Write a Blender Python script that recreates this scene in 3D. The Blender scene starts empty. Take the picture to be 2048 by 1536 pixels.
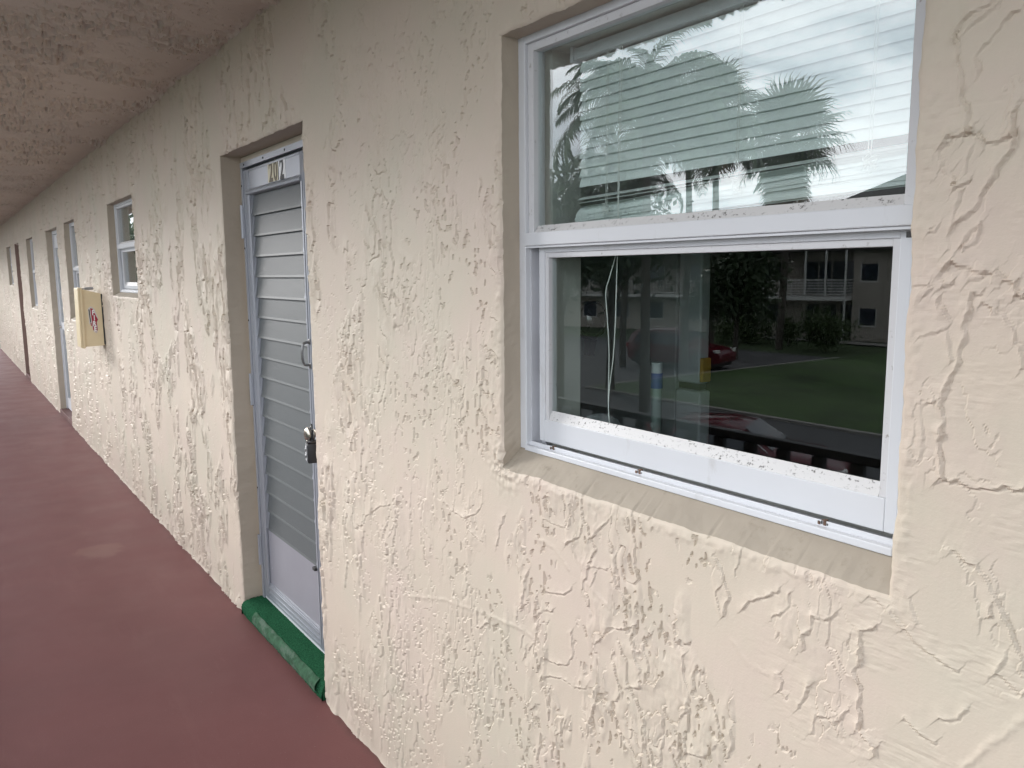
import bpy, bmesh, math, random
import numpy as np
from mathutils import Vector, Matrix
random.seed(4); rng = np.random.default_rng(7)
C = bpy.context.scene.collection
sc = bpy.context.scene

# ------------------------------------------------------------------ camera, sky, sun, exposure
cam_d = bpy.data.cameras.new('camera'); cam_d.sensor_width = 36.0; cam_d.lens = 1600.0/2048.0*36.0
cam_d.clip_start = 0.02; cam_d.clip_end = 2000.0
cam = bpy.data.objects.new('camera', cam_d); C.objects.link(cam)
_R = ((0.58079876, 0.8140085, -0.007935), (-0.1069139, 0.08593946, 0.99054724), (0.8069958, -0.57446024, 0.13694236))
cam.matrix_world = Matrix(((_R[0][0], _R[1][0], _R[2][0], 0.0), (_R[0][1], _R[1][1], _R[2][1], -1.08367),
                           (_R[0][2], _R[1][2], _R[2][2], 1.62677), (0, 0, 0, 1)))
sc.camera = cam
SUN_ELEV, SUN_AZ = math.radians(18), math.radians(-114)     # azimuth from +Y towards +X
w = bpy.data.worlds.new('World'); sc.world = w; w.use_nodes = True
nt = w.node_tree; nt.nodes.clear()
def N(t, typ, **kw):
    n = t.nodes.new(typ)
    for k, v in kw.items():
        if k.startswith('i_'): n.inputs[k[2:].replace('_', ' ')].default_value = v
        elif k.startswith('n_'): n.inputs[int(k[2:])].default_value = v
        else: setattr(n, k, v)
    return n
sky = N(nt, 'ShaderNodeTexSky', sky_type='NISHITA', sun_disc=False)
sky.sun_elevation = SUN_ELEV; sky.sun_rotation = SUN_AZ % (2*math.pi)
sky.air_density = 1.0; sky.dust_density = 2.0; sky.ozone_density = 1.0
tc = N(nt, 'ShaderNodeTexCoord')
mp = N(nt, 'ShaderNodeMapping'); mp.inputs['Scale'].default_value = (1.0, 1.0, 2.2); mp.inputs['Location'].default_value = (3.1, 0.7, 0.4)
nz = N(nt, 'ShaderNodeTexNoise', i_Scale=4.6, i_Detail=9.0, i_Roughness=0.55, i_Distortion=0.35)
cr = N(nt, 'ShaderNodeValToRGB')
cr.color_ramp.elements[0].position = 0.36; cr.color_ramp.elements[0].color = (0.40, 0.44, 0.49, 1)
cr.color_ramp.elements[1].position = 0.62; cr.color_ramp.elements[1].color = (1.04, 1.04, 1.04, 1)
e = cr.color_ramp.elements.new(0.5); e.color = (0.78, 0.80, 0.83, 1)
cl = N(nt, 'ShaderNodeMixRGB', blend_type='MULTIPLY'); cl.inputs[0].default_value = 1.0
cl.inputs[2].default_value = (52.0, 52.5, 54.5, 1)
mix = N(nt, 'ShaderNodeMixRGB', blend_type='MIX'); mix.inputs[0].default_value = 0.9
bg = N(nt, 'ShaderNodeBackground'); bg.inputs['Strength'].default_value = 0.064
out = N(nt, 'ShaderNodeOutputWorld')
L = nt.links.new
L(tc.outputs['Generated'], mp.inputs['Vector']); L(mp.outputs['Vector'], nz.inputs['Vector'])
L(nz.outputs['Fac'], cr.inputs['Fac']); L(cr.outputs['Color'], cl.inputs[1])
L(sky.outputs['Color'], mix.inputs[1]); L(cl.outputs['Color'], mix.inputs[2])
L(mix.outputs['Color'], bg.inputs['Color']); L(bg.outputs['Background'], out.inputs['Surface'])
sd = bpy.data.lights.new('sun', 'SUN'); sd.energy = 3.0; sd.angle = math.radians(15); sd.color = (1.0, 0.975, 0.95)
sun = bpy.data.objects.new('sun', sd); C.objects.link(sun)
sdir = Vector((math.sin(SUN_AZ)*math.cos(SUN_ELEV), math.cos(SUN_AZ)*math.cos(SUN_ELEV), math.sin(SUN_ELEV)))
sun.rotation_euler = sdir.to_track_quat('Z', 'Y').to_euler(); sun.location = sdir*40
vs = sc.view_settings; vs.view_transform = 'Standard'; vs.look = 'None'; vs.gamma = 1.0; vs.use_curve_mapping = False
vs.exposure = 0.0
sc.cycles.max_bounces = 10; sc.cycles.transparent_max_bounces = 24; sc.cycles.diffuse_bounces = 5

# ------------------------------------------------------------------ helpers
class MB:
    """collects shapes into ONE mesh"""
    def __init__(s): s.v = []; s.f = []
    def add(s, vs, fs):
        b = len(s.v); s.v += [tuple(p) for p in vs]; s.f += [tuple(i+b for i in f) for f in fs]; return s
    def box(s, x0, x1, y0, y1, z0, z1, bev=0.0):
        if bev <= 0:
            return s.add([(x0,y0,z0),(x1,y0,z0),(x1,y1,z0),(x0,y1,z0),(x0,y0,z1),(x1,y0,z1),(x1,y1,z1),(x0,y1,z1)],
                         [(0,3,2,1),(4,5,6,7),(0,1,5,4),(1,2,6,5),(2,3,7,6),(3,0,4,7)])
        bm = bmesh.new(); bmesh.ops.create_cube(bm, size=1.0)
        for q in bm.verts: q.co = Vector(((x0+x1)/2+q.co.x*(x1-x0), (y0+y1)/2+q.co.y*(y1-y0), (z0+z1)/2+q.co.z*(z1-z0)))
        bmesh.ops.bevel(bm, geom=list(bm.edges), offset=bev, segments=2, affect='EDGES', profile=0.5)
        return s.bm(bm)
    def bm(s, bm, M=None):
        bm.verts.index_update()
        s.add([(M @ q.co if M else q.co) for q in bm.verts], [[q.index for q in f.verts] for f in bm.faces]); bm.free(); return s
    def tube(s, pts, r, n=8, cap=True):
        pts = [Vector(p) for p in pts]; rs = r if isinstance(r, (list, tuple)) else [r]*len(pts); b = len(s.v)
        for i, p in enumerate(pts):
            t = (pts[min(i+1, len(pts)-1)]-pts[max(i-1, 0)]).normalized()
            a = Vector((0,0,1)) if abs(t.z) < 0.9 else Vector((1,0,0))
            u = t.cross(a).normalized(); q = t.cross(u)
            for k in range(n):
                an = 2*math.pi*k/n; s.v.append(tuple(p+u*(math.cos(an)*rs[i])+q*(math.sin(an)*rs[i])))
        for i in range(len(pts)-1):
            for k in range(n):
                k2 = (k+1) % n; s.f.append((b+i*n+k, b+i*n+k2, b+(i+1)*n+k2, b+(i+1)*n+k))
        if cap: s.f.append(tuple(b+k for k in range(n))); s.f.append(tuple(b+(len(pts)-1)*n+k for k in reversed(range(n))))
        return s
    def prism(s, poly, axis, a, b):
        """extrude a 2D polygon along axis 'x'/'y'/'z' from a to b"""
        n = len(poly)
        def P(p, t): return (t,p[0],p[1]) if axis == 'x' else ((p[0],t,p[1]) if axis == 'y' else (p[0],p[1],t))
        return s.add([P(p,a) for p in poly]+[P(p,b) for p in poly],
                     [tuple(range(n)), tuple(range(2*n-1, n-1, -1))]+[(i, i+n, (i+1)%n+n, (i+1)%n) for i in range(n)])
    def lathe(s, prof, c, ax='z', n=20):
        b = len(s.v); c = Vector(c)
        for (r, h) in prof:
            for k in range(n):
                a = 2*math.pi*k/n; u, v = r*math.cos(a), r*math.sin(a)
                d = (u,v,h) if ax == 'z' else ((u,h,v) if ax == 'y' else (h,u,v))
                s.v.append(tuple(c+Vector(d)))
        for i in range(len(prof)-1):
            for k in range(n): s.f.append((b+i*n+k, b+i*n+(k+1)%n, b+(i+1)*n+(k+1)%n, b+(i+1)*n+k))
        return s
    def obj(s, name, mat, parent=None, smooth=False, org=None):
        me = bpy.data.meshes.new(name)
        o3 = Vector(org) if org is not None else (world_loc(parent) if parent is not None else Vector((0,0,0)))
        me.from_pydata([(x-o3.x, y-o3.y, z-o3.z) for x, y, z in s.v], [], s.f); me.validate()
        bm = bmesh.new(); bm.from_mesh(me); bmesh.ops.recalc_face_normals(bm, faces=list(bm.faces)); bm.to_mesh(me); bm.free()
        if smooth:
            me.polygons.foreach_set('use_smooth', [True]*len(me.polygons))
            me.set_sharp_from_angle(angle=math.radians(35))
        me.materials.append(mat)
        o = bpy.data.objects.new(name, me); C.objects.link(o)
        if parent is not None: o.parent = parent
        return o
def world_loc(o):
    l = Vector((0,0,0))
    while o is not None: l += o.location; o = o.parent
    return l
def thing(name, label, cat, loc=(0,0,0), rz=0.0, group=None):
    o = bpy.data.objects.new(name, None); C.objects.link(o); o.location = loc; o.rotation_euler = (0,0,rz)
    o['label'] = label; o['category'] = cat; o.empty_display_size = 0.1
    if group: o['group'] = group
    return o
def tag(o, label, cat, group=None):
    o['label'] = label; o['category'] = cat
    if group: o['group'] = group
    return o
def struct(o, kind='structure'): o['kind'] = kind; return o
def place(me_obj, parent, M):
    c = me_obj.copy(); C.objects.link(c); c.parent = parent; c.matrix_local = M; return c
def copy_tree(o, parent=None):
    c = o.copy(); C.objects.link(c); c.parent = parent
    for ch in list(o.children): copy_tree(ch, c)
    return c

# ------------------------------------------------------------------ materials
def mat(name, col, rough=0.6, metal=0.0, var=0.0, vscale=8.0, bump=0.0, bscale=60.0, spec=0.5, coords='Object', detail=4.0):
    m = bpy.data.materials.new(name); m.use_nodes = True; t = m.node_tree; b = t.nodes['Principled BSDF']
    b.inputs['Base Color'].default_value = (*col, 1); b.inputs['Roughness'].default_value = rough
    b.inputs['Metallic'].default_value = metal; b.inputs['Specular IOR Level'].default_value = spec
    co = N(t, 'ShaderNodeTexCoord')
    if var > 0:
        n = N(t, 'ShaderNodeTexNoise', i_Scale=vscale, i_Detail=detail, i_Roughness=0.6); t.links.new(co.outputs[coords], n.inputs['Vector'])
        r = N(t, 'ShaderNodeMapRange'); r.inputs[1].default_value = 0.3; r.inputs[2].default_value = 0.7
        r.inputs[3].default_value = 1-var; r.inputs[4].default_value = 1+var; t.links.new(n.outputs['Fac'], r.inputs[0])
        h = N(t, 'ShaderNodeMixRGB', blend_type='MULTIPLY'); h.inputs[0].default_value = 1; h.inputs[1].default_value = (*col, 1)
        t.links.new(r.outputs[0], h.inputs[2]); t.links.new(h.outputs[0], b.inputs['Base Color'])
    if bump > 0:
        n2 = N(t, 'ShaderNodeTexNoise', i_Scale=bscale, i_Detail=5.0, i_Roughness=0.6); t.links.new(co.outputs[coords], n2.inputs['Vector'])
        bp = N(t, 'ShaderNodeBump'); bp.inputs['Strength'].default_value = 1.0; bp.inputs['Distance'].default_value = bump
        t.links.new(n2.outputs['Fac'], bp.inputs['Height']); t.links.new(bp.outputs['Normal'], b.inputs['Normal'])
    return m
def spots(m, col, scale, lo, hi, stretch=(1,1,1), second=None):
    """stains with a shape of their own over the base colour"""
    t = m.node_tree; b = t.nodes['Principled BSDF']; co = N(t, 'ShaderNodeTexCoord')
    mpp = N(t, 'ShaderNodeMapping'); mpp.inputs['Scale'].default_value = stretch; t.links.new(co.outputs['Object'], mpp.inputs['Vector'])
    n = N(t, 'ShaderNodeTexNoise', i_Scale=scale, i_Detail=6.0, i_Roughness=0.68); t.links.new(mpp.outputs[0], n.inputs['Vector'])
    r = N(t, 'ShaderNodeMapRange'); r.inputs[1].default_value = lo; r.inputs[2].default_value = hi; t.links.new(n.outputs['Fac'], r.inputs[0])
    fac = r.outputs[0]
    if second:
        n3 = N(t, 'ShaderNodeTexNoise', i_Scale=second[0], i_Detail=2.0); t.links.new(mpp.outputs[0], n3.inputs['Vector'])
        r3 = N(t, 'ShaderNodeMapRange'); r3.inputs[1].default_value = second[1]; r3.inputs[2].default_value = second[2]; t.links.new(n3.outputs['Fac'], r3.inputs[0])
        mu = N(t, 'ShaderNodeMath', operation='MULTIPLY'); t.links.new(fac, mu.inputs[0]); t.links.new(r3.outputs[0], mu.inputs[1]); fac = mu.outputs[0]
    x = N(t, 'ShaderNodeMixRGB'); t.links.new(fac, x.inputs[0])
    bc = b.inputs['Base Color']
    if bc.links: t.links.new(bc.links[0].from_socket, x.inputs[1])
    else: x.inputs[1].default_value = bc.default_value
    x.inputs[2].default_value = (*col, 1); t.links.new(x.outputs[0], bc)
    return m
def glass_mat(name, r0=0.05, tint=(0.93, 0.97, 0.96), film=0.0, fcol=(0.7,0.75,0.75)):
    m = bpy.data.materials.new(name); m.use_nodes = True; t = m.node_tree; t.nodes.clear()
    g = N(t, 'ShaderNodeNewGeometry'); d = N(t, 'ShaderNodeVectorMath', operation='DOT_PRODUCT')
    t.links.new(g.outputs['Normal'], d.inputs[0]); t.links.new(g.outputs['Incoming'], d.inputs[1])
    a = N(t, 'ShaderNodeMath', operation='ABSOLUTE'); t.links.new(d.outputs['Value'], a.inputs[0])
    o = N(t, 'ShaderNodeMath', operation='SUBTRACT', n_0=1.0); t.links.new(a.outputs[0], o.inputs[1])
    p = N(t, 'ShaderNodeMath', operation='POWER', n_1=5.0); t.links.new(o.outputs[0], p.inputs[0])
    r = N(t, 'ShaderNodeMath', operation='MULTIPLY_ADD', n_1=1-r0, n_2=r0); t.links.new(p.outputs[0], r.inputs[0])
    tr = N(t, 'ShaderNodeBsdfTransparent'); tr.inputs[0].default_value = (*tint, 1)
    gl = N(t, 'ShaderNodeBsdfGlossy'); gl.inputs['Roughness'].default_value = 0.0; gl.inputs['Color'].default_value = (1,1,1,1)
    mx = N(t, 'ShaderNodeMixShader'); t.links.new(r.outputs[0], mx.inputs[0]); t.links.new(tr.outputs[0], mx.inputs[1]); t.links.new(gl.outputs[0], mx.inputs[2])
    res = mx
    if film > 0:
        co = N(t, 'ShaderNodeTexCoord'); n = N(t, 'ShaderNodeTexNoise', i_Scale=14.0, i_Detail=8.0, i_Roughness=0.75); t.links.new(co.outputs['Object'], n.inputs['Vector'])
        rr = N(t, 'ShaderNodeMapRange'); rr.inputs[1].default_value = 0.4; rr.inputs[2].default_value = 0.8; rr.inputs[3].default_value = film*0.4; rr.inputs[4].default_value = film*2.2
        t.links.new(n.outputs['Fac'], rr.inputs[0])
        df = N(t, 'ShaderNodeBsdfDiffuse'); df.inputs[0].default_value = (*fcol, 1)
        m2 = N(t, 'ShaderNodeMixShader'); t.links.new(rr.outputs[0], m2.inputs[0]); t.links.new(mx.outputs[0], m2.inputs[1]); t.links.new(df.outputs[0], m2.inputs[2]); res = m2
    om = N(t, 'ShaderNodeOutputMaterial'); t.links.new(res.outputs[0], om.inputs['Surface'])
    return m
CREAM = (0.57, 0.487, 0.397)
M_wall = mat('cream_stucco', CREAM, 0.62, var=0.045, vscale=2.2, bump=0.0005, bscale=220, spec=0.35, detail=7)
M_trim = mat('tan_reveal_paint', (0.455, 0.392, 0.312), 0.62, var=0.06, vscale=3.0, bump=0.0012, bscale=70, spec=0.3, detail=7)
M_sill = spots(mat('shade_toned_sill_paint', (0.355, 0.31, 0.25), 0.65, var=0.07, vscale=9.0, bump=0.0010, bscale=60, spec=0.25, detail=8), (0.25, 0.215, 0.165), 30, 0.58, 0.80, (1, 1, 1))  # base colour darkened for the sill's shade under the soffit, dirt spots over it
M_ceil = mat('cream_soffit', (0.585, 0.51, 0.44), 0.7, var=0.06, vscale=1.5, bump=0.0012, bscale=90, spec=0.25, detail=6)
M_floor = mat('red_floor_paint', (0.166, 0.069, 0.066), 0.40, var=0.05, vscale=3.0, bump=0.0007, bscale=140, spec=0.18, detail=8)
M_floor = spots(M_floor, (0.215, 0.105, 0.098), 2.4, 0.56, 1.0, (.45, 2.2, 1))
M_white = mat('white_aluminium', (0.63, 0.645, 0.67), 0.38, var=0.015, vscale=6, spec=0.5)
M_white = spots(M_white, (0.46, 0.45, 0.44), 18, 0.60, 0.85, (1, 1, .35))
M_wall = spots(M_wall, (0.535, 0.485, 0.39), 1.7, 0.42, 0.66)
M_wall = spots(M_wall, (0.575, 0.478, 0.405), 2.6, 0.48, 0.70)
M_edge = mat('painted_edge_light', (.105, .118, .12), .45)
M_bead = spots(mat('mildewed_bead', (0.58, 0.575, 0.57), 0.5), (0.09, 0.085, 0.08), 120, 0.56, 0.64, (1, 1, 1.3), (22, 0.38, 0.54))
M_rust = mat('rusty_clip', (0.13, 0.075, 0.05), 0.8, var=0.5, vscale=90)
M_dark = mat('dark_rubber', (0.03, 0.03, 0.03), 0.6)
M_galu = mat('grey_aluminium', (0.36, 0.38, 0.42), 0.38, metal=0.35, var=0.05, vscale=5, spec=0.5)
M_kick = spots(mat('grey_kick_panel', (0.26, 0.26, 0.29), 0.45, var=0.04, vscale=5), (0.8, 0.8, 0.8), 16, 0.70, 0.72, (1, 1, 0.6))
M_louv = mat('frosted_louvre_glass', (0.093, 0.104, 0.107), 0.42, var=0.05, vscale=260, bump=0.0006, bscale=420, spec=0.35)
M_glass = glass_mat('window_glass', 0.045, film=0.0)
M_glass_up = glass_mat('dusty_window_glass', 0.128, (0.935, 0.975, 0.97), film=0.02)
M_turf = mat('green_turf', (0.021, 0.093, 0.045), 1.0, var=0.5, vscale=220, bump=0.004, bscale=330, spec=0.02)
M_turfworn = mat('worn_green_turf', (0.045, 0.105, 0.06), 1.0, var=0.35, vscale=35, bump=0.002, bscale=200, spec=0.2)
M_turfworn = spots(M_turfworn, (0.10, 0.15, 0.11), 26, 0.52, 0.66, (.5, 1, 1))
M_cabinet = spots(mat('cream_plastic', (0.70, 0.585, 0.375), 0.42, var=0.05, vscale=7), (0.45, 0.33, 0.18), 9, 0.68, 0.75)
M_red = mat('sign_red', (0.33, 0.012, 0.035), 0.4)
M_silver = mat('sign_silver', (0.62, 0.60, 0.57), 0.4)
M_black = mat('black_print', (0.02, 0.02, 0.02), 0.5)
M_print_white = mat('white_print', (0.82, 0.82, 0.82), 0.5)
M_brown_print = mat('faded_brown_print', (0.11, 0.085, 0.045), 0.5)
M_sticker = mat('yellowed_sticker', (0.60, 0.55, 0.40), 0.5)
M_chrome = mat('brushed_nickel', (0.50, 0.46, 0.40), 0.25, metal=1.0)
M_blackgloss = mat('black_gloss', (0.015, 0.015, 0.018), 0.06, spec=0.8)
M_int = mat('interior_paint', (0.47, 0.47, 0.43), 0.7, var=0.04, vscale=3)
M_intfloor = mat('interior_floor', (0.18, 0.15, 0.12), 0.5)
M_slat = mat('blind_slat', (0.85, 0.885, 0.865), 0.45, var=0.03, vscale=20)
M_cord = mat('blind_cord', (0.78, 0.78, 0.74), 0.7)
M_clear = glass_mat('clear_plastic', 0.09, (0.85, 0.88, 0.9), film=0.2, fcol=(0.75,0.78,0.8))
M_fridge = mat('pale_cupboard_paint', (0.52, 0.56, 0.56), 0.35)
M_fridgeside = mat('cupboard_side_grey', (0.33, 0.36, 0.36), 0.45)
M_blue = mat('blue_band', (0.03, 0.08, 0.24), 0.5)
M_pole = mat('pole_green_grey', (0.24, 0.31, 0.29), 0.5)
M_yellow = mat('ochre_cloth', (0.45, 0.27, 0.03), 0.8)
M_iron = mat('dark_rail_paint', (0.035, 0.037, 0.045), 0.45)
M_concrete = mat('grey_concrete', (0.30, 0.29, 0.27), 0.85, var=0.12, vscale=2.0, bump=0.002, bscale=60)
M_asphalt = mat('asphalt', (0.075, 0.077, 0.082), 0.85, var=0.18, vscale=1.2, bump=0.004, bscale=40)
M_line = mat('road_line_white', (0.62, 0.62, 0.60), 0.7, var=0.15, vscale=5)
M_soil = mat('lawn_soil', (0.045, 0.075, 0.025), 0.95, var=0.3, vscale=0.8)
M_grass = mat('grass_blade', (0.048, 0.095, 0.024), 0.9, var=0.45, vscale=0.35)
M_bldg = mat('far_wall_paint', (0.42, 0.385, 0.34), 0.8, var=0.05, vscale=0.6)
M_bldgwhite = mat('far_white_paint', (0.72, 0.72, 0.70), 0.6)
M_bldgdark = mat('far_window_glass', (0.03, 0.04, 0.055), 0.08, spec=0.8)
M_roof = mat('far_roof_shingle', (0.06, 0.055, 0.052), 0.8, var=0.2, vscale=3)
M_leaf = mat('palm_leaf', (0.045, 0.075, 0.030), 0.5, var=0.3, vscale=2.0)
M_leaf2 = mat('shrub_leaf', (0.05, 0.085, 0.022), 0.55, var=0.35, vscale=3.0)
M_leaf3 = mat('tree_leaf', (0.035, 0.062, 0.024), 0.55, var=0.35, vscale=2.0)
M_skirt = mat('dead_palm_leaf', (0.16, 0.12, 0.07), 0.8, var=0.3, vscale=4)
M_trunk = mat('palm_trunk', (0.085, 0.075, 0.062), 0.9, var=0.25, vscale=6, bump=0.01, bscale=18)
M_carred = mat('dark_red_car_paint', (0.11, 0.009, 0.018), 0.18, spec=0.7)
M_tyre = mat('tyre_rubber', (0.02, 0.02, 0.02), 0.8)
M_rim = mat('alloy_rim', (0.5, 0.5, 0.52), 0.25, metal=0.9)
M_lampw = mat('lamp_globe_white', (0.75, 0.75, 0.72), 0.3)
M_tail = mat('tail_lamp_red', (0.35, 0.01, 0.02), 0.2)

# ------------------------------------------------------------------ stucco wall (real relief)
_perm = np.random.default_rng(11).permutation(256).astype(np.int32)
_ang = np.random.default_rng(12).random(256)*2*np.pi
_gx, _gy = np.cos(_ang).astype(np.float32), np.sin(_ang).astype(np.float32)
def gn(x, y, seed=0):
    x = np.asarray(x, np.float32)+seed*17.31; y = np.asarray(y, np.float32)+seed*7.77
    xf = np.floor(x); yf = np.floor(y); xi = xf.astype(np.int32); yi = yf.astype(np.int32); fx = x-xf; fy = y-yf
    u = fx*fx*fx*(fx*(fx*6-15)+10); v = fy*fy*fy*(fy*(fy*6-15)+10)
    def g(a, b):
        h = _perm[(_perm[(xi+a) & 255]+yi+b) & 255]; return _gx[h]*(fx-a)+_gy[h]*(fy-b)
    n0 = g(0,0)*(1-u)+g(1,0)*u; n1 = g(0,1)*(1-u)+g(1,1)*u
    return (n0*(1-v)+n1*v)*1.6
def ss(a, b, t):
    t = np.clip((t-a)/(b-a), 0, 1); return t*t*(3-2*t)
RIDGES = [
  [3.0, -496, 1953, -513, 1948, -524, 1947, -537, 1937, -543, 1922, -539, 1912, -537, 1889, -531, 1880, -531, 1864, -530, 1852, -531, 1836, -525, 1831, -522, 1809, -516, 1802],
  [2.0, -492, 1946, -506, 1939, -519, 1934, -527, 1928],
  [2.0, -465, 1934, -474, 1934, -487, 1926, -499, 1912, -509, 1899, -513, 1890, -510, 1880, -513, 1865],
  [3.0, -516, 1802, -506, 1795, -493, 1783, -482, 1783, -468, 1789],
  [3.0, -468, 1818, -467, 1789, -464, 1773, -470, 1764, -480, 1754, -488, 1737, -493, 1723, -498, 1710, -511, 1696, -523, 1687],
  [3.0, -515, 1802, -530, 1795, -539, 1801, -546, 1790],
  [2.0, -540, 1791, -550, 1784, -549, 1757, -539, 1750, -530, 1741, -516, 1740, -530, 1731],
  [1.5, -523, 1726, -527, 1710, -527, 1685, -534, 1671, -535, 1652],
  [1.5, -515, 1778, -520, 1766, -519, 1750],
  [1.5, -558, 1682, -555, 1685, -550, 1683, -551, 1677, -557, 1677],
  [2.0, -517, 1657, -510, 1676, -498, 1681, -499, 1663, -510, 1655],
  [3.5, -536, 1630, -530, 1636, -506, 1628, -486, 1623, -473, 1625, -464, 1614, -451, 1609, -446, 1598, -438, 1594],
  [3.0, -536, 1630, -544, 1616, -537, 1606, -526, 1608],
  [3.0, -488, 1596, -500, 1598, -504, 1588, -503, 1567, -504, 1538, -512, 1523, -511, 1507, -518, 1487, -527, 1451, -525, 1432, -527, 1411, -524, 1406, -530, 1398, -527, 1374, -519, 1348],
  [2.0, -486, 1587, -470, 1577, -454, 1562, -447, 1553, -444, 1537, -436, 1529, -434, 1506],
  [1.5, -531, 1453, -557, 1444, -555, 1420, -551, 1400, -552, 1369],
  [2.0, -541, 1589, -539, 1577, -522, 1559, -529, 1551, -550, 1540, -562, 1537],
  [3.0, -524, 1349, -511, 1346, -499, 1350, -487, 1343, -469, 1346, -451, 1348, -445, 1356, -432, 1351, -421, 1354],
  [2.5, -508, 1621, -501, 1614, -488, 1618],
  [1.5, -529, 1549, -522, 1530, -519, 1511],
  [1.5, -581, 1606, -569, 1608, -557, 1607, -550, 1600, -563, 1595],
  [2.0, -2382, 799, -2352, 842, -2245, 900, -2184, 917],
  [2.5, -2130, 947, -2114, 923, -2140, 873, -2184, 822],
  [2.5, -1843, 1008, -1807, 992, -1736, 988, -1720, 961, -1662, 944],
  [2.0, -1736, 990, -1693, 1010, -1660, 1034],
  [2.5, -1559, 1034, -1582, 997, -1590, 954],
  [2.5, -1320, 1034, -1275, 1062, -1270, 1081],
  [2.0, -1398, 1070, -1360, 1068, -1311, 1072, -1302, 1102, -1311, 1124],
  [2.5, -1236, 1069, -1214, 1094, -1182, 1121],
  [2.5, -1160, 1060, -1162, 1030, -1159, 993, -1128, 963],
  [1.5, -1246, 1006, -1186, 1015],
  [1.5, -1221, 996, -1235, 965],
  [-2.0, -1432, 1016, -1366, 1013, -1311, 976],
  [-2.0, -1263, 971, -1201, 945, -1163, 928],
  [3.0, -1466, 924, -1474, 892, -1485, 853, -1489, 821],
  [2.0, -1392, 899, -1329, 914, -1304, 934],
  [2.5, -1432, 871, -1419, 849, -1433, 827, -1399, 854, -1373, 857],
  [2.5, -1426, 812, -1433, 762, -1461, 729],
  [2.5, -1489, 754, -1490, 727],
  [3.0, -1475, 728, -1475, 705],
  [3.0, -2257, 544, -2253, 510, -2289, 443],
  [3.0, -2534, 658, -2521, 637, -2553, 531],
  [2.0, -1420, 706, -1406, 733, -1347, 740, -1310, 756, -1292, 788, -1304, 832],
  [2.0, -1406, 677, -1393, 693, -1335, 712, -1291, 710, -1250, 724],
  [2.5, -1217, 842, -1179, 891, -1132, 905, -1107, 922, -1106, 859, -1085, 834, -1089, 798, -1119, 785],
  [2.5, -1210, 741, -1221, 696, -1243, 641, -1243, 616],
  [2.5, -1668, 710, -1642, 733, -1618, 733],
  [-2.0, -2073, 660, -1863, 720, -1726, 742, -1602, 758, -1489, 772, -1433, 766],
  [2.0, -1073, 738, -1067, 692, -1081, 625],
  [2.0, -1354, 565, -1335, 579, -1322, 611],
  [2.0, -2318, 221, -2357, 140],
  [2.0, -2374, 454, -2337, 510],
  [2.5, -911, 1126, -892, 1111, -881, 1078, -870, 1061, -883, 1023],
  [2.5, -840, 1050, -830, 1068, -793, 1087, -772, 1104],
  [2.0, -750, 1105, -751, 1089, -764, 1067, -778, 1062],
  [2.5, -669, 1102, -684, 1087, -707, 1087, -712, 1060, -725, 1043, -719, 1026],
  [3.0, -607, 1102, -626, 1092, -625, 1063, -621, 1050, -632, 1024, -618, 1002, -623, 970, -618, 949, -624, 933, -608, 927, -593, 919, -593, 908],
  [2.0, -501, 1253, -486, 1242, -469, 1239, -454, 1219, -444, 1205, -429, 1176, -417, 1153, -404, 1123],
  [2.0, -618, 1149, -586, 1140, -561, 1119, -539, 1103, -510, 1093, -485, 1087],
  [1.5, -553, 1166, -548, 1148, -542, 1134],
  [2.0, -435, 1103, -419, 1097, -403, 1087],
  [-2.5, -399, 1056, -429, 1014, -454, 977, -471, 951],
  [2.5, -974, 907, -971, 875, -959, 844, -962, 806, -975, 785],
  [-1.5, -1025, 987, -1018, 960, -984, 929],
  [-1.5, -861, 983, -833, 958, -787, 953],
  [2.0, -766, 962, -758, 953, -765, 934, -750, 927],
  [2.5, -707, 966, -719, 935, -722, 924],
  [2.0, -686, 926, -667, 930],
  [2.0, -643, 955, -660, 925],
  [1.5, -698, 916, -699, 891],
  [2.0, -859, 819, -851, 799, -862, 765],
  [2.0, -955, 724, -920, 735, -891, 768],
  [2.0, -1020, 760, -1021, 709, -1025, 657],
  [2.0, -550, 987, -539, 981, -528, 973, -507, 969],
  [2.0, -502, 1010, -490, 1014, -469, 1035],
  [1.5, -431, 1135, -428, 1126, -437, 1102],
  [2.5, -450, 1190, -448, 1179],
]
OPEN = {  # x0, x1, z0, z1, recess depth, bottom of what is set in it
    'main_window': (-1.560, -0.585, 1.158, 2.160, 0.055, 1.203), 'louvre_door': (-3.785, -2.777, 0.0, 2.160, 0.10, 0.0),
    'a': (-6.755, -5.790, 1.482, 2.160, 0.055, 1.512), 'b': (-9.28, -8.47, 1.200, 2.160, 0.055, 1.235),
    'door2': (-10.90, -9.85, 0.0, 2.155, 0.072, 0.0), 'c': (-13.46, -12.50, 1.190, 2.160, 0.055, 1.225),
    'door3': (-15.42, -14.72, 0.0, 2.160, 0.12, 0.0), 'd': (-17.40, -16.30, 1.482, 2.160, 0.055, 1.512)}
H_CEIL = 2.607
def lines_with(base, snaps, tol):
    b = np.array(base, float)
    for s in snaps:
        b = b[np.abs(b-s) > tol]; b = np.append(b, s)
    return np.sort(b)
def fb(x, y, s, n=5, g=.55):
    o = 0; a_ = 1.0
    for i in range(n): o = o+a_*gn(x*2**i, y*2**i, s+i); a_ *= g
    return o
def saw(f, lv):
    """slowly rising plaster that breaks off in a sharp torn edge"""
    t_ = f*lv; t_ = t_-np.floor(t_); c_ = 1-ss(.955, 1.0, t_); return t_*c_-.5*np.exp(-np.minimum(t_, (1-t_)*2.2)/.06)
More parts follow.
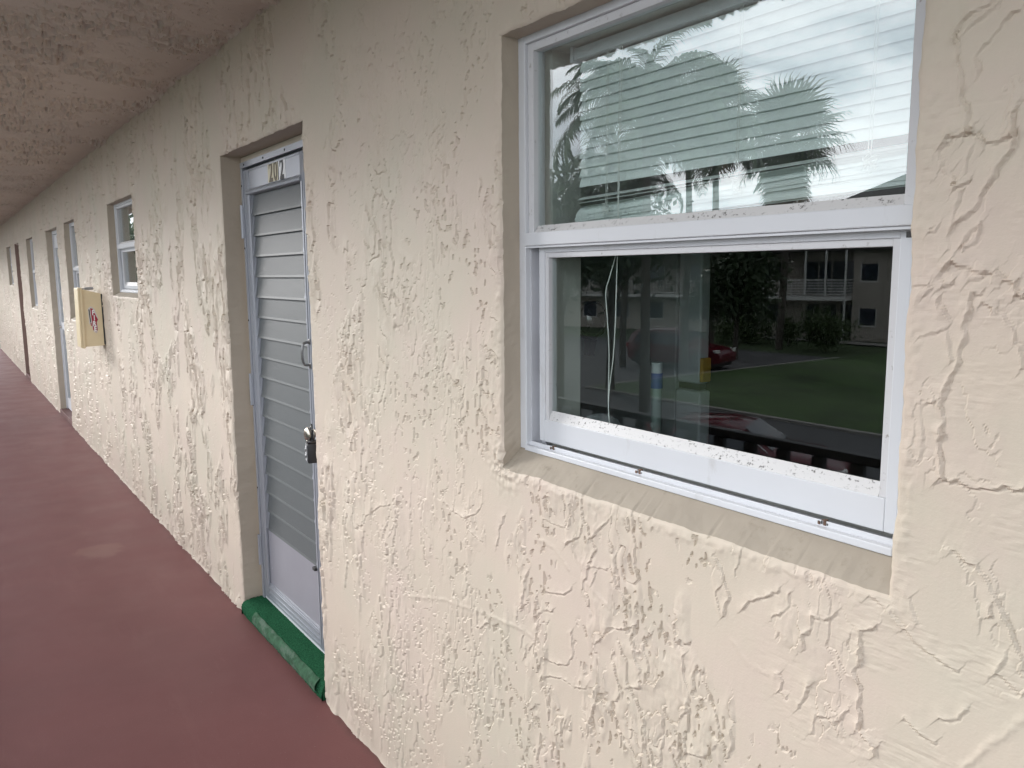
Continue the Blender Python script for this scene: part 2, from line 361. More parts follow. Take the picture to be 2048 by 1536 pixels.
def relief(x, z):
    wx = x+0.010*gn(x/.06, z/.06, 1)+0.003*gn(x/.02, z/.02, 2); wz = z+0.012*gn(x/.07, z/.07, 3)
    h = 0.0022*gn(x/.45, z/.38, 4)+0.0007*gn(x/.14, z/.16, 5)
    left = ss(-0.55, -0.95, x)                                   # the sheet right of the window is worked differently
    far = ss(-1.5, -3.2, x)
    m1 = ss(.12, .44, gn(x/.19, z/.30, 9)+.45*gn(x/.06, z/.10, 90)-.02)
    h += .0038*m1*saw(fb(wx/.125, wz/.23, 6), 1.5)*(.30+.70*left)*(1-.72*ss(-1.3, -2.3, x))
    mid = ss(-1.3, -3.0, x)
    cl = ss(.22, .46, gn(x/.15, z/.34, 10)+.5*gn(x/.05, z/.12, 11)+.06*far)
    h += .0036*cl*saw(fb(wx/.045, wz/.105, 12, 3, .45), 1.2)*left*(1-.95*ss(-1.3, -2.4, x))
    p = gn(wx/.016, wz/.034, 13)+.55*gn(wx/.0075, wz/.015, 14)
    h -= .0050*ss(.46, .52, p)*ss(.0, .25, gn(x/.12, z/.25, 24))*left*(1-.9*mid)
    m4 = ss(.10, .34, gn(x/.30, z/.52, 15)+.45*gn(x/.09, z/.17, 16))*far
    h += .0105*m4*saw(fb(wx/.125, wz/.31, 17, 4, .5), 1.5)
    m5 = ss(.14, .42, gn(x/.24, z/.50, 21)+.4*gn(x/.08, z/.16, 22))*far
    h += .0085*m5*saw(fb(wx/.072, wz/.18, 25, 2), 1.3)
    pl = (1-left)*ss(-.05, .2, gn(x/.13, z/.10, 33)); h += pl*(.00045*gn(x/.016, z/.0055, 34)+.0005*gn(x/.03, z/.012, 35))
    h += .00012*gn(x/.010, z/.05, 27)
    h += (0.004+0.004*gn(x/.06, z*0, 28))*np.exp(-z/.014)       # paint and plaster lip at the floor
    return h
def ridges(x, z, h):
    for r in RIDGES:
        amp = abs(r[0])*1.3e-3; P = np.array(r[1:], float).reshape(-1, 2)*1e-3; wide = r[0] < 0
        pad = .03
        m = (x > P[:,0].min()-pad) & (x < P[:,0].max()+pad) & (z > P[:,1].min()-pad) & (z < P[:,1].max()+pad)
        if not m.any(): continue
        X = x[m]+.0022*gn(x[m]/.010, z[m]/.010, 31)+.004*gn(x[m]/.03, z[m]/.03, 32); Y = z[m]+.0022*gn(x[m]/.010, z[m]/.010, 33)
        best = np.full(X.shape, 9.0); side = np.zeros(X.shape)
        for a, b in zip(P[:-1], P[1:]):
            d = b-a; l2 = max((d**2).sum(), 1e-9); t = np.clip(((X-a[0])*d[0]+(Y-a[1])*d[1])/l2, 0, 1)
            ex = X-a[0]-t*d[0]; ey = Y-a[1]-t*d[1]; q = np.sqrt(ex*ex+ey*ey); c = q < best
            best[c] = q[c]; side[c] = np.sign(-.8*ex+.6*ey+1e-9)[c]
        jit = np.clip(.75+.5*gn(x[m]/.018, z[m]/.018, 34)+.3*gn(x[m]/.05, z[m]/.05, 35), .15, 1.3)
        if wide: h[m] += amp*.55*np.exp(-(best/.0055)**2)*jit
        else: h[m] += amp*jit*(.40*np.exp(-(best/.0026)**2)+ss(-.0021, .0021, side*best)*np.exp(-best/.011)-.5*np.exp(-((side*best+.0032)/.0016)**2))
    return h
def near_open(x, z):
    d = np.full(x.shape, 9.0)
    for (x0, x1, z0, z1, *_r) in OPEN.values():
        dx = np.maximum(np.maximum(x0-x, x-x1), 0); dz = np.maximum(np.maximum(z0-z, z-z1), 0); d = np.minimum(d, np.hypot(dx, dz))
    return d
def wall_block(xs, zs):
    X, Z = np.meshgrid(xs, zs, indexing='ij'); x = X.ravel(); z = Z.ravel()
    h = relief(x, z); h = ridges(x, z, h)
    d = near_open(x, z)
    h = h*(1-.45*np.exp(-d/.02))-.0045*np.exp(-d/.0045)+.0018*np.exp(-((d-.016)/.012)**2)*np.clip(.25+1.1*gn(x/.035, z/.035, 45)+.6*gn(x/.012, z/.012, 46), -.3, 1.4)
    lump = np.exp(-(np.hypot(x+1.552, z-1.168)/.05)**2); h += lump*(.007*gn(x/.014, z/.016, 40)+.004)
    k = np.exp(-d/.05)
    jx = k*(.0035*gn(x/.07, z/.07, 41)+.0016*gn(x/.02, z/.02, 42)); jz = k*(.0035*gn(x/.09, z/.09, 43)+.0014*gn(x/.02, z/.02, 44))
    jz *= (z > .002)*(z < H_CEIL-.01)
    jx *= 1-np.exp(-((x+2.777)/.004)**2)*(z > 2.165)
    return np.stack([x+jx, -h, z+jz], 1).astype(np.float32).reshape(len(xs), len(zs), 3)
rows = lines_with(np.arange(0, H_CEIL+.003, .0030), [0.0, 1.158, 1.200, 1.190, 1.482, 2.155, 2.160, H_CEIL], .0014)
rows = rows[rows <= H_CEIL]
zA = rows
zB = lines_with(np.concatenate([rows[rows < 2.15][::2], rows[rows >= 2.15]]), [1.158, 1.200, 1.190, 1.482, 2.155, 2.160], .0005)
def steps(x0, x1, f, lo, hi):
    o = [x0]
    while o[-1] < x1: o.append(o[-1]+min(max(f*(o[-1]**2+1.17)/864.0, lo), hi if o[-1] < -.30 else .014))
    o[-1] = x1; return o
xA = lines_with(steps(-2.777, 2.2, 1.08, .0022, .06), [-2.777, -1.566, -1.560, -0.585, -0.579], .0011)
xB = lines_with(steps(-22.0, -7.2, 0.6, .006, .055)[:-1]+steps(-7.2, -2.777, 0.42, .006, .055), [-2.777]+[v for k, o in OPEN.items() if k not in ('main_window',) for v in (o[0]-.007, o[0], o[1], o[1]+.007) if v <= -2.777], .003)
class Soup:
    def __init__(s): s.v = []; s.q = []; s.n = 0
    def grid(s, P, keep=None):
        a, b = P.shape[:2]; idx = np.arange(a*b).reshape(a, b)+s.n
        q = np.stack([idx[:-1,:-1], idx[1:,:-1], idx[1:,1:], idx[:-1,1:]], -1)
        q = q[keep] if keep is not None else q.reshape(-1, 4)
        s.v.append(P.reshape(-1, 3)); s.q.append(q.reshape(-1, 4)); s.n += a*b
    def obj(s, name, m, flip=False, smooth=True):
        v = np.concatenate(s.v).astype(np.float32); q = np.concatenate(s.q).astype(np.int32)
        if flip: q = q[:, ::-1]
        me = bpy.data.meshes.new(name); me.vertices.add(len(v)); me.vertices.foreach_set('co', v.ravel())
        me.loops.add(q.size); me.loops.foreach_set('vertex_index', np.ascontiguousarray(q).ravel())
        me.polygons.add(len(q)); me.polygons.foreach_set('loop_start', np.arange(0, q.size, 4, dtype=np.int32))
        me.polygons.foreach_set('use_smooth', np.full(len(q), smooth)); me.update(calc_edges=True); me.materials.append(m)
        o = bpy.data.objects.new(name, me); C.objects.link(o); return o
S = Soup(); R_ = Soup(); SL = Soup()
def cut(xs, zs, names):
    cx = (xs[:-1]+xs[1:])/2; cz = (zs[:-1]+zs[1:])/2; keep = np.ones((len(cx), len(cz)), bool)
    for k in names:
        x0, x1, z0, z1 = OPEN[k][:4]; keep[np.ix_((cx > x0) & (cx < x1), (cz > z0) & (cz < z1))] = False
    return keep
PA = wall_block(xA, zA); PB = wall_block(xB, zB)
allk = list(OPEN); S.grid(PA, cut(xA, zA, allk)); S.grid(PB, cut(xB, zB, allk))
def reveal(edge, tgt, n=7, amp=.0016, soup=None):
    """strip from the displaced opening edge back to the set-in frame"""
    edge = np.asarray(edge, float); tgt = np.asarray(tgt, float); out_ = []
    for i in range(n+1):
        t = i/n; p = edge*(1-t)+tgt*t
        if 0 < i < n:
            w_ = amp*gn(p[:,0]/.05+p[:,1]/.03, p[:,2]/.05+p[:,1]/.04, 50)+amp*.5*gn(p[:,0]/.012+p[:,1]/.01, p[:,2]/.014, 51)
            p = p+np.stack([w_, 0*w_, w_], 1)
        out_.append(p)
    (soup or R_).grid(np.stack(out_, 0).astype(np.float32))
def ix(a, v): return int(np.argmin(np.abs(a-v)))
for k, (x0, x1, z0, z1, dp, zb) in OPEN.items():
    P, xs, zs = (PA, xA, zA) if k == 'main_window' else (PB, xB, zB)
    i0, i1, j0, j1 = ix(xs, x0), ix(xs, x1), ix(zs, z0), ix(zs, z1)
    El = P[i0, j0:j1+1]; Et = P[i0:i1+1, j1]; Eb = P[i0:i1+1, j0]
    zz = zb+(zs[j0:j1+1]-z0)/(z1-z0)*(z1-zb)
    reveal(El, np.stack([np.full(len(El), x0), np.full(len(El), dp), zz], 1))
    reveal(Et, np.stack([xs[i0:i1+1], np.full(len(Et), dp), np.full(len(Et), z1)], 1))
    if k == 'louvre_door':
        j1a = ix(zA, z1); Er = PA[0, :j1a+1]; zz = zA[:j1a+1]
    else: Er = P[i1, j0:j1+1]
    reveal(Er, np.stack([np.full(len(Er), x1), np.full(len(Er), dp), zz], 1))
    if z0 > 0: reveal(Eb, np.stack([xs[i0:i1+1], np.full(len(Eb), dp), np.full(len(Eb), zb)], 1), n=14, amp=.0009, soup=SL)
wall = S.obj('stucco_wall', M_wall, smooth=False)
tag(wall, 'cream painted wall of rough trowelled stucco along the walkway, with door and window openings', 'wall')
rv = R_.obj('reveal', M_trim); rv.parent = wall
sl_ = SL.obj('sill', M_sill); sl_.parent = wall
print('wall quads', len(wall.data.polygons), len(xA), len(zA), len(xB), len(zB))

# ceiling of the walkway
Y_EDGE = -1.31
def ceil_block(xs, ys):
    X, Y = np.meshgrid(xs, ys, indexing='ij'); x = X.ravel(); y = Y.ravel()
    wx = x+.02*gn(x/.1, y/.1, 60)+.006*gn(x/.03, y/.03, 61)
    h = (.004*gn(x/.6, y/.4, 62)+.0015*gn(x/.2, y/.2, 63))*(1-np.exp(y/.15))
    cl = ss(-.15, .35, gn(x/.5, y/.4, 64)+.4*gn(x/.15, y/.2, 65)+.55*ss(-.15, -.75, y)-.12)
    p = gn(wx/.035, y/.12, 66)+.55*gn(wx/.014, y/.04, 67)
    h -= .013*cl*ss(.22, .34, p); h += .024*cl*saw(fb(wx/.085, y/.30, 84, 4), 1.5); h += .003*cl*ss(.3, .5, gn(wx/.04, y/.1, 68))
    g3 = gn(wx/.05, y/.35, 76)+.4*gn(x/.018, y/.08, 77); h -= .012*np.exp(-(g3/.06)**2)*ss(.0, .25, gn(x/.25, y/.2, 78)+.35*ss(-.1, -.6, y))
    n1 = gn(wx/.2, y/.4, 69)+.5*gn(x/.06, y/.1, 70); h += .003*np.exp(-(n1/.05)**2)*ss(0, .3, gn(x/.3, y/.3, 71))
    h += (.007+.007*gn(x/.05, y/.02, 72))*np.exp(y/.016)
    k = np.exp((Y_EDGE-y)/.03); h += k*(.007*gn(x/.05, y*0, 73)+.006*gn(x/.016, y*0, 74))
    return np.stack([x, y-k*(.008*gn(x/.06, y*0, 75)), H_CEIL-h], 1).astype(np.float32).reshape(len(xs), len(ys), 3)
xc = np.array(steps(-22.0, -1.2, 1.0, .008, .05)+list(np.arange(-1.18, 2.2, .02)))
yc = np.arange(Y_EDGE, .006, .0075)
Sc = Soup(); Pc = ceil_block(xc, yc); Sc.grid(Pc)
e0 = Pc[:, 0].astype(float); e1 = e0.copy(); e1[:, 2] = H_CEIL+.16; e1[:, 1] = Y_EDGE; Sc.grid(np.stack([e1, e0*.5+e1*.5, e0], 1).astype(np.float32))
ceil = struct(Sc.obj('ceiling', M_ceil, True, smooth=False))
roofslab = struct(MB().box(-22, 2.2, Y_EDGE+.012, 3.7, H_CEIL+.012, H_CEIL+.15).obj('roof_slab', M_concrete))

# walkway floor
floor = MB().box(-22, 2.2, -1.36, 0.12, -.20, 0.0).obj('walkway_floor', M_floor); struct(floor)
t = M_floor.node_tree; b = t.nodes['Principled BSDF']; co = N(t, 'ShaderNodeTexCoord')
mpn = N(t, 'ShaderNodeMapping'); mpn.inputs['Location'].default_value = (5.20/.17, .42/.16, 0); mpn.inputs['Scale'].default_value = (1/.17, 1/.16, 1)
t.links.new(co.outputs['Object'], mpn.inputs[0]); gr = N(t, 'ShaderNodeTexGradient', gradient_type='SPHERICAL')
nn = N(t, 'ShaderNodeTexNoise', i_Scale=7.0, i_Detail=6.0, i_Roughness=.7); t.links.new(co.outputs['Object'], nn.inputs['Vector'])
dv = N(t, 'ShaderNodeVectorMath', operation='MULTIPLY_ADD'); dv.inputs[1].default_value = (1.3, 1.3, 0)
t.links.new(nn.outputs['Color'], dv.inputs[0]); t.links.new(mpn.outputs[0], dv.inputs[2])
sb = N(t, 'ShaderNodeVectorMath', operation='SUBTRACT'); sb.inputs[1].default_value = (.65, .65, 0); t.links.new(dv.outputs[0], sb.inputs[0]); t.links.new(sb.outputs[0], gr.inputs[0])
rr = N(t, 'ShaderNodeMapRange'); rr.inputs[1].default_value = .10; rr.inputs[2].default_value = .35; rr.inputs[4].default_value = .24; t.links.new(gr.outputs['Fac'], rr.inputs[0])
mxp = N(t, 'ShaderNodeMixRGB'); mxp.inputs[2].default_value = (.30, .19, .155, 1); t.links.new(rr.outputs[0], mxp.inputs[0])
t.links.new(b.inputs['Base Color'].links[0].from_socket, mxp.inputs[1])
n4 = N(t, 'ShaderNodeTexNoise', i_Scale=210.0, i_Detail=1.0); t.links.new(co.outputs['Object'], n4.inputs['Vector'])   # specks of grit
r4 = N(t, 'ShaderNodeMapRange'); r4.inputs[1].default_value = .765; r4.inputs[2].default_value = .80; r4.inputs[4].default_value = .5; t.links.new(n4.outputs['Fac'], r4.inputs[0])
mx4 = N(t, 'ShaderNodeMixRGB'); mx4.inputs[2].default_value = (.45, .40, .36, 1); t.links.new(r4.outputs[0], mx4.inputs[0]); t.links.new(mxp.outputs[0], mx4.inputs[1])
sx = N(t, 'ShaderNodeSeparateXYZ'); t.links.new(co.outputs['Object'], sx.inputs[0])          # darker, uneven band along the foot of the wall
n6 = N(t, 'ShaderNodeTexNoise', i_Scale=9.0, i_Detail=6.0, i_Roughness=.7); t.links.new(co.outputs['Object'], n6.inputs['Vector'])
ad = N(t, 'ShaderNodeMath', operation='MULTIPLY_ADD', n_1=.10); t.links.new(n6.outputs['Fac'], ad.inputs[0]); t.links.new(sx.outputs['Y'], ad.inputs[2])
r6 = N(t, 'ShaderNodeMapRange'); r6.inputs[1].default_value = .015; r6.inputs[2].default_value = .055; r6.inputs[4].default_value = .55; t.links.new(ad.outputs[0], r6.inputs[0])
mx6 = N(t, 'ShaderNodeMixRGB'); mx6.inputs[2].default_value = (.085, .048, .042, 1); t.links.new(r6.outputs[0], mx6.inputs[0]); t.links.new(mx4.outputs[0], mx6.inputs[1])
t.links.new(mx6.outputs[0], b.inputs['Base Color'])
n5 = N(t, 'ShaderNodeTexNoise', i_Scale=3.5, i_Detail=5.0); t.links.new(co.outputs['Object'], n5.inputs['Vector'])
r5 = N(t, 'ShaderNodeMapRange'); r5.inputs[1].default_value = .3; r5.inputs[2].default_value = .7; r5.inputs[3].default_value = .46; r5.inputs[4].default_value = .60
t.links.new(n5.outputs['Fac'], r5.inputs[0]); t.links.new(r5.outputs[0], b.inputs['Roughness'])

# rooms behind the wall (lit only through the panes, back wall coloured dark)
iw = MB(); prev = -21.5; YI0, YI1 = .112, .20
for k, (x0, x1, z0, z1, dp, zb) in sorted(OPEN.items(), key=lambda q: q[1][0]):
    a, b_ = x0+.05, x1-.045
    iw.box(prev, a, YI0, YI1, 0, 2.45)
    iw.box(a, b_, YI0, YI1, z1-.025, 2.45)
    if z0 > 0: iw.box(a, b_, YI0, YI1, 0, zb+.03)
    prev = b_
iw.box(prev, 2.0, YI0, YI1, 0, 2.45)
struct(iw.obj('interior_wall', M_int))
pw = MB()
for x in (-20.5, -11.6, -7.7, -4.6, 1.2): pw.box(x-.05, x+.05, YI1, 3.6, 0, 2.45)
struct(pw.obj('partition_wall', M_int))
struct(MB().box(-21.5, -1.3, 3.6, 3.7, -.2, 2.45).box(1.0, 2.0, 3.6, 3.7, -.2, 2.45).box(-1.3, 1.0, 3.6, 3.7, -.2, 2.45).obj('back_wall', mat('painted_room_dark', (.13, .125, .115), .6)))  # dark colour stands in for the unlit depth of the room
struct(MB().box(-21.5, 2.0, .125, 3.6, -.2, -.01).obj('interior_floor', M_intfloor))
struct(MB().box(-21.5, 2.0, YI0, 3.7, 2.452, 2.50).obj('interior_ceiling', M_int))
struct(MB().box(2.02, 2.2, -.0, 3.7, -.2, H_CEIL).box(-22, -21.6, 0.02, 3.7, -.2, H_CEIL).obj('end_wall', M_int))

# ------------------------------------------------------------------ windows
def sash_window(label, x0, x1, zb, zt, zm, group=None, main=False):
    t_ = thing('sash_window', label, 'window', ((x0+x1)/2, .055, zb), group=group)
    J = .024; yf, yb = .052, .111
    f = MB().box(x0-.004, x0+J, yf, yb, zb, zt+.004, .0015).box(x1-J, x1+.004, yf, yb, zb, zt+.004, .0015)
    f.box(x0+J, x1-J, yf+.001, yb, zt-.016, zt+.004, .0015)
    f.obj('frame', M_white, t_)
    s = MB().box(x0+J, x1-J, .046, .060, zb-.002, zb+.011, .002).box(x0+J, x1-J, .0605, .0645, zb+.003, zb+.020, .001).box(x0+J, x1-J, .060, yb, zb-.002, zb+.006)
    s.obj('sill_track', M_white, t_)
    MB().box(x0+J+.0005, x1-J-.0005, .0648, .073, zb+.0065, zb+.009).obj('groove_floor', mat_groove, t_)  # grey strip along the floor of the track groove
    # fixed upper light
    u0, u1, ub, ut = x0+J, x1-J, zm+.030, zt-.016
    pane = MB().box(u0+.004, u1-.004, .0745, .0785, ub-.004, ut+.004).obj('upper_pane', M_glass_up, t_)
    B = .021
    MB().box(u0, u0+B, .061, .088, ub, ut, .001).obj('glazing_bead', M_beadside, pane)
    MB().box(u1-B, u1, .061, .088, ub, ut, .001).obj('glazing_bead', M_beadside, pane)
    MB().box(u0+B, u1-B, .0615, .088, ut-.018, ut, .001).obj('glazing_bead', M_beadside, pane)
    MB().prism([(.0605, ub-.002), (.0735, ub+.017), (.0735, ub-.002)], 'x', u0+.0225, u1-.0225).obj('glazing_bead', M_bead, pane)
    MB().box(u0, u1, .049, .092, zm, zm+.030, .002).box(u0, u1, .0535, .060, zm-.005, zm-.0005).obj('meeting_rail', M_white, t_)
    # sliding lower sash
    S0, S1 = x0+.050, x1-.034
    MB().box(x0+J, x0+J+.004, .066, .108, zb+.010, zm-.001).box(x0+J+.004, S0-.003, .095, .108, zb+.010, zm-.001).obj('jamb_channel', M_galu2, t_)
    sa = MB().box(S0, S0+.020, .072, .104, zb+.024, zm-.004, .0015).box(S1-.020, S1, .072, .104, zb+.024, zm-.004, .0015)
    sa.box(S0+.020, S1-.020, .0722, .104, zm-.016, zm-.004, .001)
    rb = .077 if main else .05
    sa.box(S0+.020, S1-.020, .0718, .104, zb+.024, zb+rb, .0015)
    so = sa.obj('lower_sash', M_white, t_)
    g0, g1, gb, gt = S0+.020, S1-.020, zb+rb, zm-.016
    MB().box(g0+.002, g1-.002, .0855, .0895, gb, gt).obj('pane', M_glass, so)
    b2 = .012
    MB().box(g0, g0+b2, .075, .100, gb, gt, .001).obj('glazing_bead', M_beadside, so)
    MB().box(g1-b2, g1, .075, .100, gb, gt, .001).obj('glazing_bead', M_beadside, so)
    MB().box(g0+b2, g1-b2, .0755, .100, gt-.012, gt, .001).obj('glazing_bead', M_beadside, so)
    MB().prism([(.0745, gb-.001), (.0842, gb+.022), (.0842, gb-.001)], 'x', g0+b2+.001, g1-b2-.001).obj('glazing_bead', M_bead, so)
    if main:
        for cx in (-1.445, -1.16, -.735):
            m_ = MB()
            for i in range(4): m_.box(cx-.010+.005*i, cx-.004+.005*i, .0595+.001*(i%2), .068, zb+.012, zb+.0185+.002*(i%3), .0015)
            m_.obj('rusted_clip', M_rust, t_)
        MB().box(x1-J-.010, x1-J+.001, .0515, .058, zm-.017, zm-.008).obj('sash_stop', M_dark, t_)
    return t_
mat_groove = mat('track_groove_grey', (.30, .30, .31), .6, var=.4, vscale=60)
M_beadside = spots(mat('specked_bead', (.60, .60, .61), .5), (.30, .28, .26), 60, .62, .72, (1, 1, 1))
M_galu2 = mat('channel_grey', (.52, .53, .56), .5, var=.1, vscale=8)  # jamb channels, a greyer tone than the frame
sash_window('large white single-hung window with mildew spots along its beads, nearest on the right', -1.560, -0.585, 1.203, 2.160, 1.690, main=True)
sash_window('small high white window between the louvre door and the cream fire cabinet', -6.755, -5.79, 1.512, 2.16, 1.835)
sash_window('white window partly hidden behind the cream fire cabinet', -9.28, -8.47, 1.235, 2.16, 1.69)
sash_window('narrow white window in deep reveal just beyond the second white door', -13.46, -12.50, 1.225, 2.16, 1.69)
sash_window('farthest small high window at left end of the wall', -17.40, -16.30, 1.512, 2.16, 1.835)

# ------------------------------------------------------------------ the blind
bl = thing('window_blind', 'pale mini blind hanging crooked behind the large window, lower slats slipped into a tilted stack', 'blind', (-1.05, .15, 2.12))
BX0, BX1, BY = -1.452, -.655, .150
MB().box(BX0-.01, BX1+.01, BY-.013, BY+.013, 2.105, 2.130, .002).obj('headrail', M_white, bl)
MB().box(BX0-.020, BX0-.011, BY-.016, BY+.016, 2.10, 2.134).obj('bracket', M_white, bl)
def slat(zl, zr, tilt, dy=0.0, x0=BX0, x1=BX1, bow=0.0):
    m_ = MB(); nx = 9; P = []
    for i in range(nx):
        u = i/(nx-1); x = x0+(x1-x0)*u; z = zl+(zr-zl)*u+bow*math.sin(math.pi*u)
        for k in range(5):
            s = (k/4-.5)*.0255; c = .0016*(1-(2*k/4-1)**2)
            P.append((x, BY+dy+s*math.cos(tilt)-c*math.sin(tilt), z+s*math.sin(tilt)+c*math.cos(tilt)))
    F = [(i*5+k, (i+1)*5+k, (i+1)*5+k+1, i*5+k+1) for i in range(nx-1) for k in range(4)]
    return m_.add(P, F).obj('slat', M_slat, bl, True)
z = 2.090; i = 0
while z > 1.815:
    f_ = (2.09-z)/.275
    slat(z-.002+.001*random.random(), z+.012*f_**2+.001*random.random(), math.radians(73-3*f_+random.uniform(-2, 2)), bow=-.001*f_); z -= .0212
for i in range(3):
    slat(1.797-.010*i, 1.818-.006*i, math.radians(20-8*i+random.uniform(-3, 3)), dy=random.uniform(-.002, .002), x0=BX0+.006*i, x1=BX1)
for i in range(15):
    zl = 1.768-.0021*i; zr = 1.812-.0034*i
    slat(zl, zr, math.radians(50+random.uniform(-4, 4)), dy=random.uniform(-.003, .003), x0=BX0-.008+random.uniform(-.003, .003), x1=BX1+random.uniform(-.004, .004))
ang = math.atan2(.026, BX1-BX0)
m_ = MB(); m_.prism([(BX0-.009, 1.7335), (BX1, 1.7575), (BX1, 1.7635), (BX0-.009, 1.7395)], 'y', BY-.013, BY+.013); m_.obj('bottom_rail', M_slat, bl)
for cx in (-1.345, -.99, -.73):
    c = MB(); f_ = (cx-BX0)/(BX1-BX0); ze = 1.772+.04*f_
    c.tube([(cx-.003, BY-.0155, 2.10), (cx-.003+.001, BY-.0155, 1.95), (cx-.004, BY-.0155, ze)], .0007, 5); c.tube([(cx+.003, BY-.0165, 2.10), (cx+.002, BY-.0165, ze)], .0007, 5)
    q = []
    for k in range(26):
        a = k*1.1+cx*7; q.append((cx+.011*math.sin(a)+random.uniform(-.004, .004), BY-.018+.004*math.cos(a*.7), ze-.001*k+.006*math.sin(a*1.7)))
    c.tube(q, .0008, 5); c.obj('ladder_cord', M_cord, bl)
def bez(pts, n=10):
    o = []; P = [Vector(p) for p in pts]
    for i in range(len(P)-1):
        p0, p1, p2, p3 = P[max(i-1,0)], P[i], P[i+1], P[min(i+2, len(P)-1)]
        for k in range(n):
            t = k/n; o.append(.5*((2*p1)+(p2-p0)*t+(2*p0-5*p1+4*p2-p3)*t*t+(3*p1-p0-3*p2+p3)*t**3))
    o.append(P[-1]); return o
pc = MB()
yc_ = .132
pc.tube(bez([(-1.305, yc_, 2.10), (-1.307, yc_, 1.85), (-1.308, yc_, 1.69), (-1.33, yc_, 1.62), (-1.343, yc_, 1.585), (-1.338, yc_, 1.53), (-1.331, yc_, 1.45), (-1.332, yc_, 1.35), (-1.329, yc_, 1.30), (-1.322, yc_, 1.275)]), .0011, 6)
pc.tube(bez([(-1.301, yc_+.003, 2.10), (-1.303, yc_, 1.85), (-1.306, yc_, 1.69), (-1.309, yc_, 1.60), (-1.311, yc_, 1.52), (-1.317, yc_, 1.44), (-1.327, yc_, 1.38), (-1.331, yc_, 1.34), (-1.3305, yc_, 1.305)]), .0011, 6)
pc.obj('pull_cord', M_cord, bl)

# ------------------------------------------------------------------ louvre door 202
def text_mesh(s, size, sx=1.0, off=0.0):
    cu = bpy.data.curves.new('glyph', 'FONT'); cu.body = s; cu.size = size; cu.align_x = 'CENTER'; cu.align_y = 'CENTER'; cu.extrude = .0006; cu.offset = off
    o = bpy.data.objects.new('glyph', cu); C.objects.link(o); bpy.context.view_layer.update()
    me = bpy.data.meshes.new_from_object(o.evaluated_get(bpy.context.evaluated_depsgraph_get()))
    bpy.data.objects.remove(o); bpy.data.curves.remove(cu)
    co = np.zeros(len(me.vertices)*3, np.float32); me.vertices.foreach_get('co', co); co = co.reshape(-1, 3)
    c = (co.min(0)+co.max(0))/2; V_ = [((p[0]-c[0])*sx, p[1]-c[1], p[2]-c[2]) for p in co.tolist()]
    F = [tuple(p.vertices) for p in me.polygons]; bpy.data.meshes.remove(me); return V_, F
def glyph(s, size, sx, off, M4):
    V_, F = text_mesh(s, size, sx, off); return MB().add([M4 @ Vector(p) for p in V_], F)
door = thing('louvre_door', 'grey aluminium jalousie door numbered 202 with frosted glass louvres and kick panel', 'door', (-3.28, .10, 0.07))
MB().box(-3.786, -3.757, .096, .14, .06, 2.158).box(-3.757, -2.80, .096, .14, 2.134, 2.158).box(-2.80, -2.776, .096, .14, .06, 2.158).obj('wood_jamb', M_wall, door)
fr = MB().box(-3.760, -3.738, .084, .13, .068, 2.106, .001).box(-3.760, -2.80, .083, .13, 2.1065, 2.132, .001).box(-2.885, -2.80, .086, .13, .068, 2.106, .001)
frm = fr.obj('frame', M_galu, door)
for zz in (.25, .62, 1.02, 1.42, 1.75, 2.03): MB().lathe([(0, -.0015), (.0045, -.001), (.005, .002)], (-3.7495, .083, zz), 'y', 8).obj('screw', M_dark, frm)
for xx in (-3.70, -3.44, -3.18, -2.92): MB().lathe([(0, -.0015), (.0045, -.001), (.005, .002)], (xx, .082, 2.119), 'y', 8).obj('screw', M_dark, frm)
MB().box(-3.737, -2.89, .105, .128, 2.096, 2.106).obj('header_gap_strip', M_dark, door)  # black strip filling the gap between header and leaf
lf = MB()
lf.box(-3.736, -3.664, .088, .122, .085, 2.095, .0015).box(-3.700, -3.6985, .0865, .0885, .09, 2.09)     # hinge stile
lf.box(-3.040, -2.888, .088, .122, .085, 2.095, .0015)
lf.box(-3.664, -3.040, .0905, .120, 2.0105, 2.095)                                                             # number rail
lf.box(-3.664, -3.040, .0875, .120, 2.086, 2.0948, .001)
lf.prism([(.081, 1.988), (.079, 1.996), (.087, 2.008), (.120, 2.010), (.120, 1.985), (.086, 1.985)], 'x', -3.690, -3.028)
lf.box(-3.664, -3.040, .090, .120, .085, .160)
for zz in (.092, .116, .142): lf.box(-3.664, -3.040, .0865, .0895, zz, zz+.010, .001)
lf.box(-3.032, -3.020, .0855, .0875, .09, 1.985).box(-3.003, -3.000, .0860, .0878, .09, 2.09)
leaf = lf.obj('leaf_frame', M_galu, door, True)
MB().box(-3.736, -2.888, .092, .118, .070, .083).obj('door_sweep', M_white, door)
MB().box(-3.664, -3.040, .096, .110, .160, .432, .001).obj('kick_panel', M_kick, door)
MB().box(-3.668, -3.660, .085, .093, .160, .440, .001).box(-3.664, -3.040, .091, .096, .158, .168).obj('panel_trim', M_galu, door)
louvre_last = lambda: [o for o in door.children if o.name.startswith('louvre') and 'clip' not in o.name][-1]
NP_, ZT, ZB = 17, 1.988, .438; pitch = (ZT-ZB)/NP_
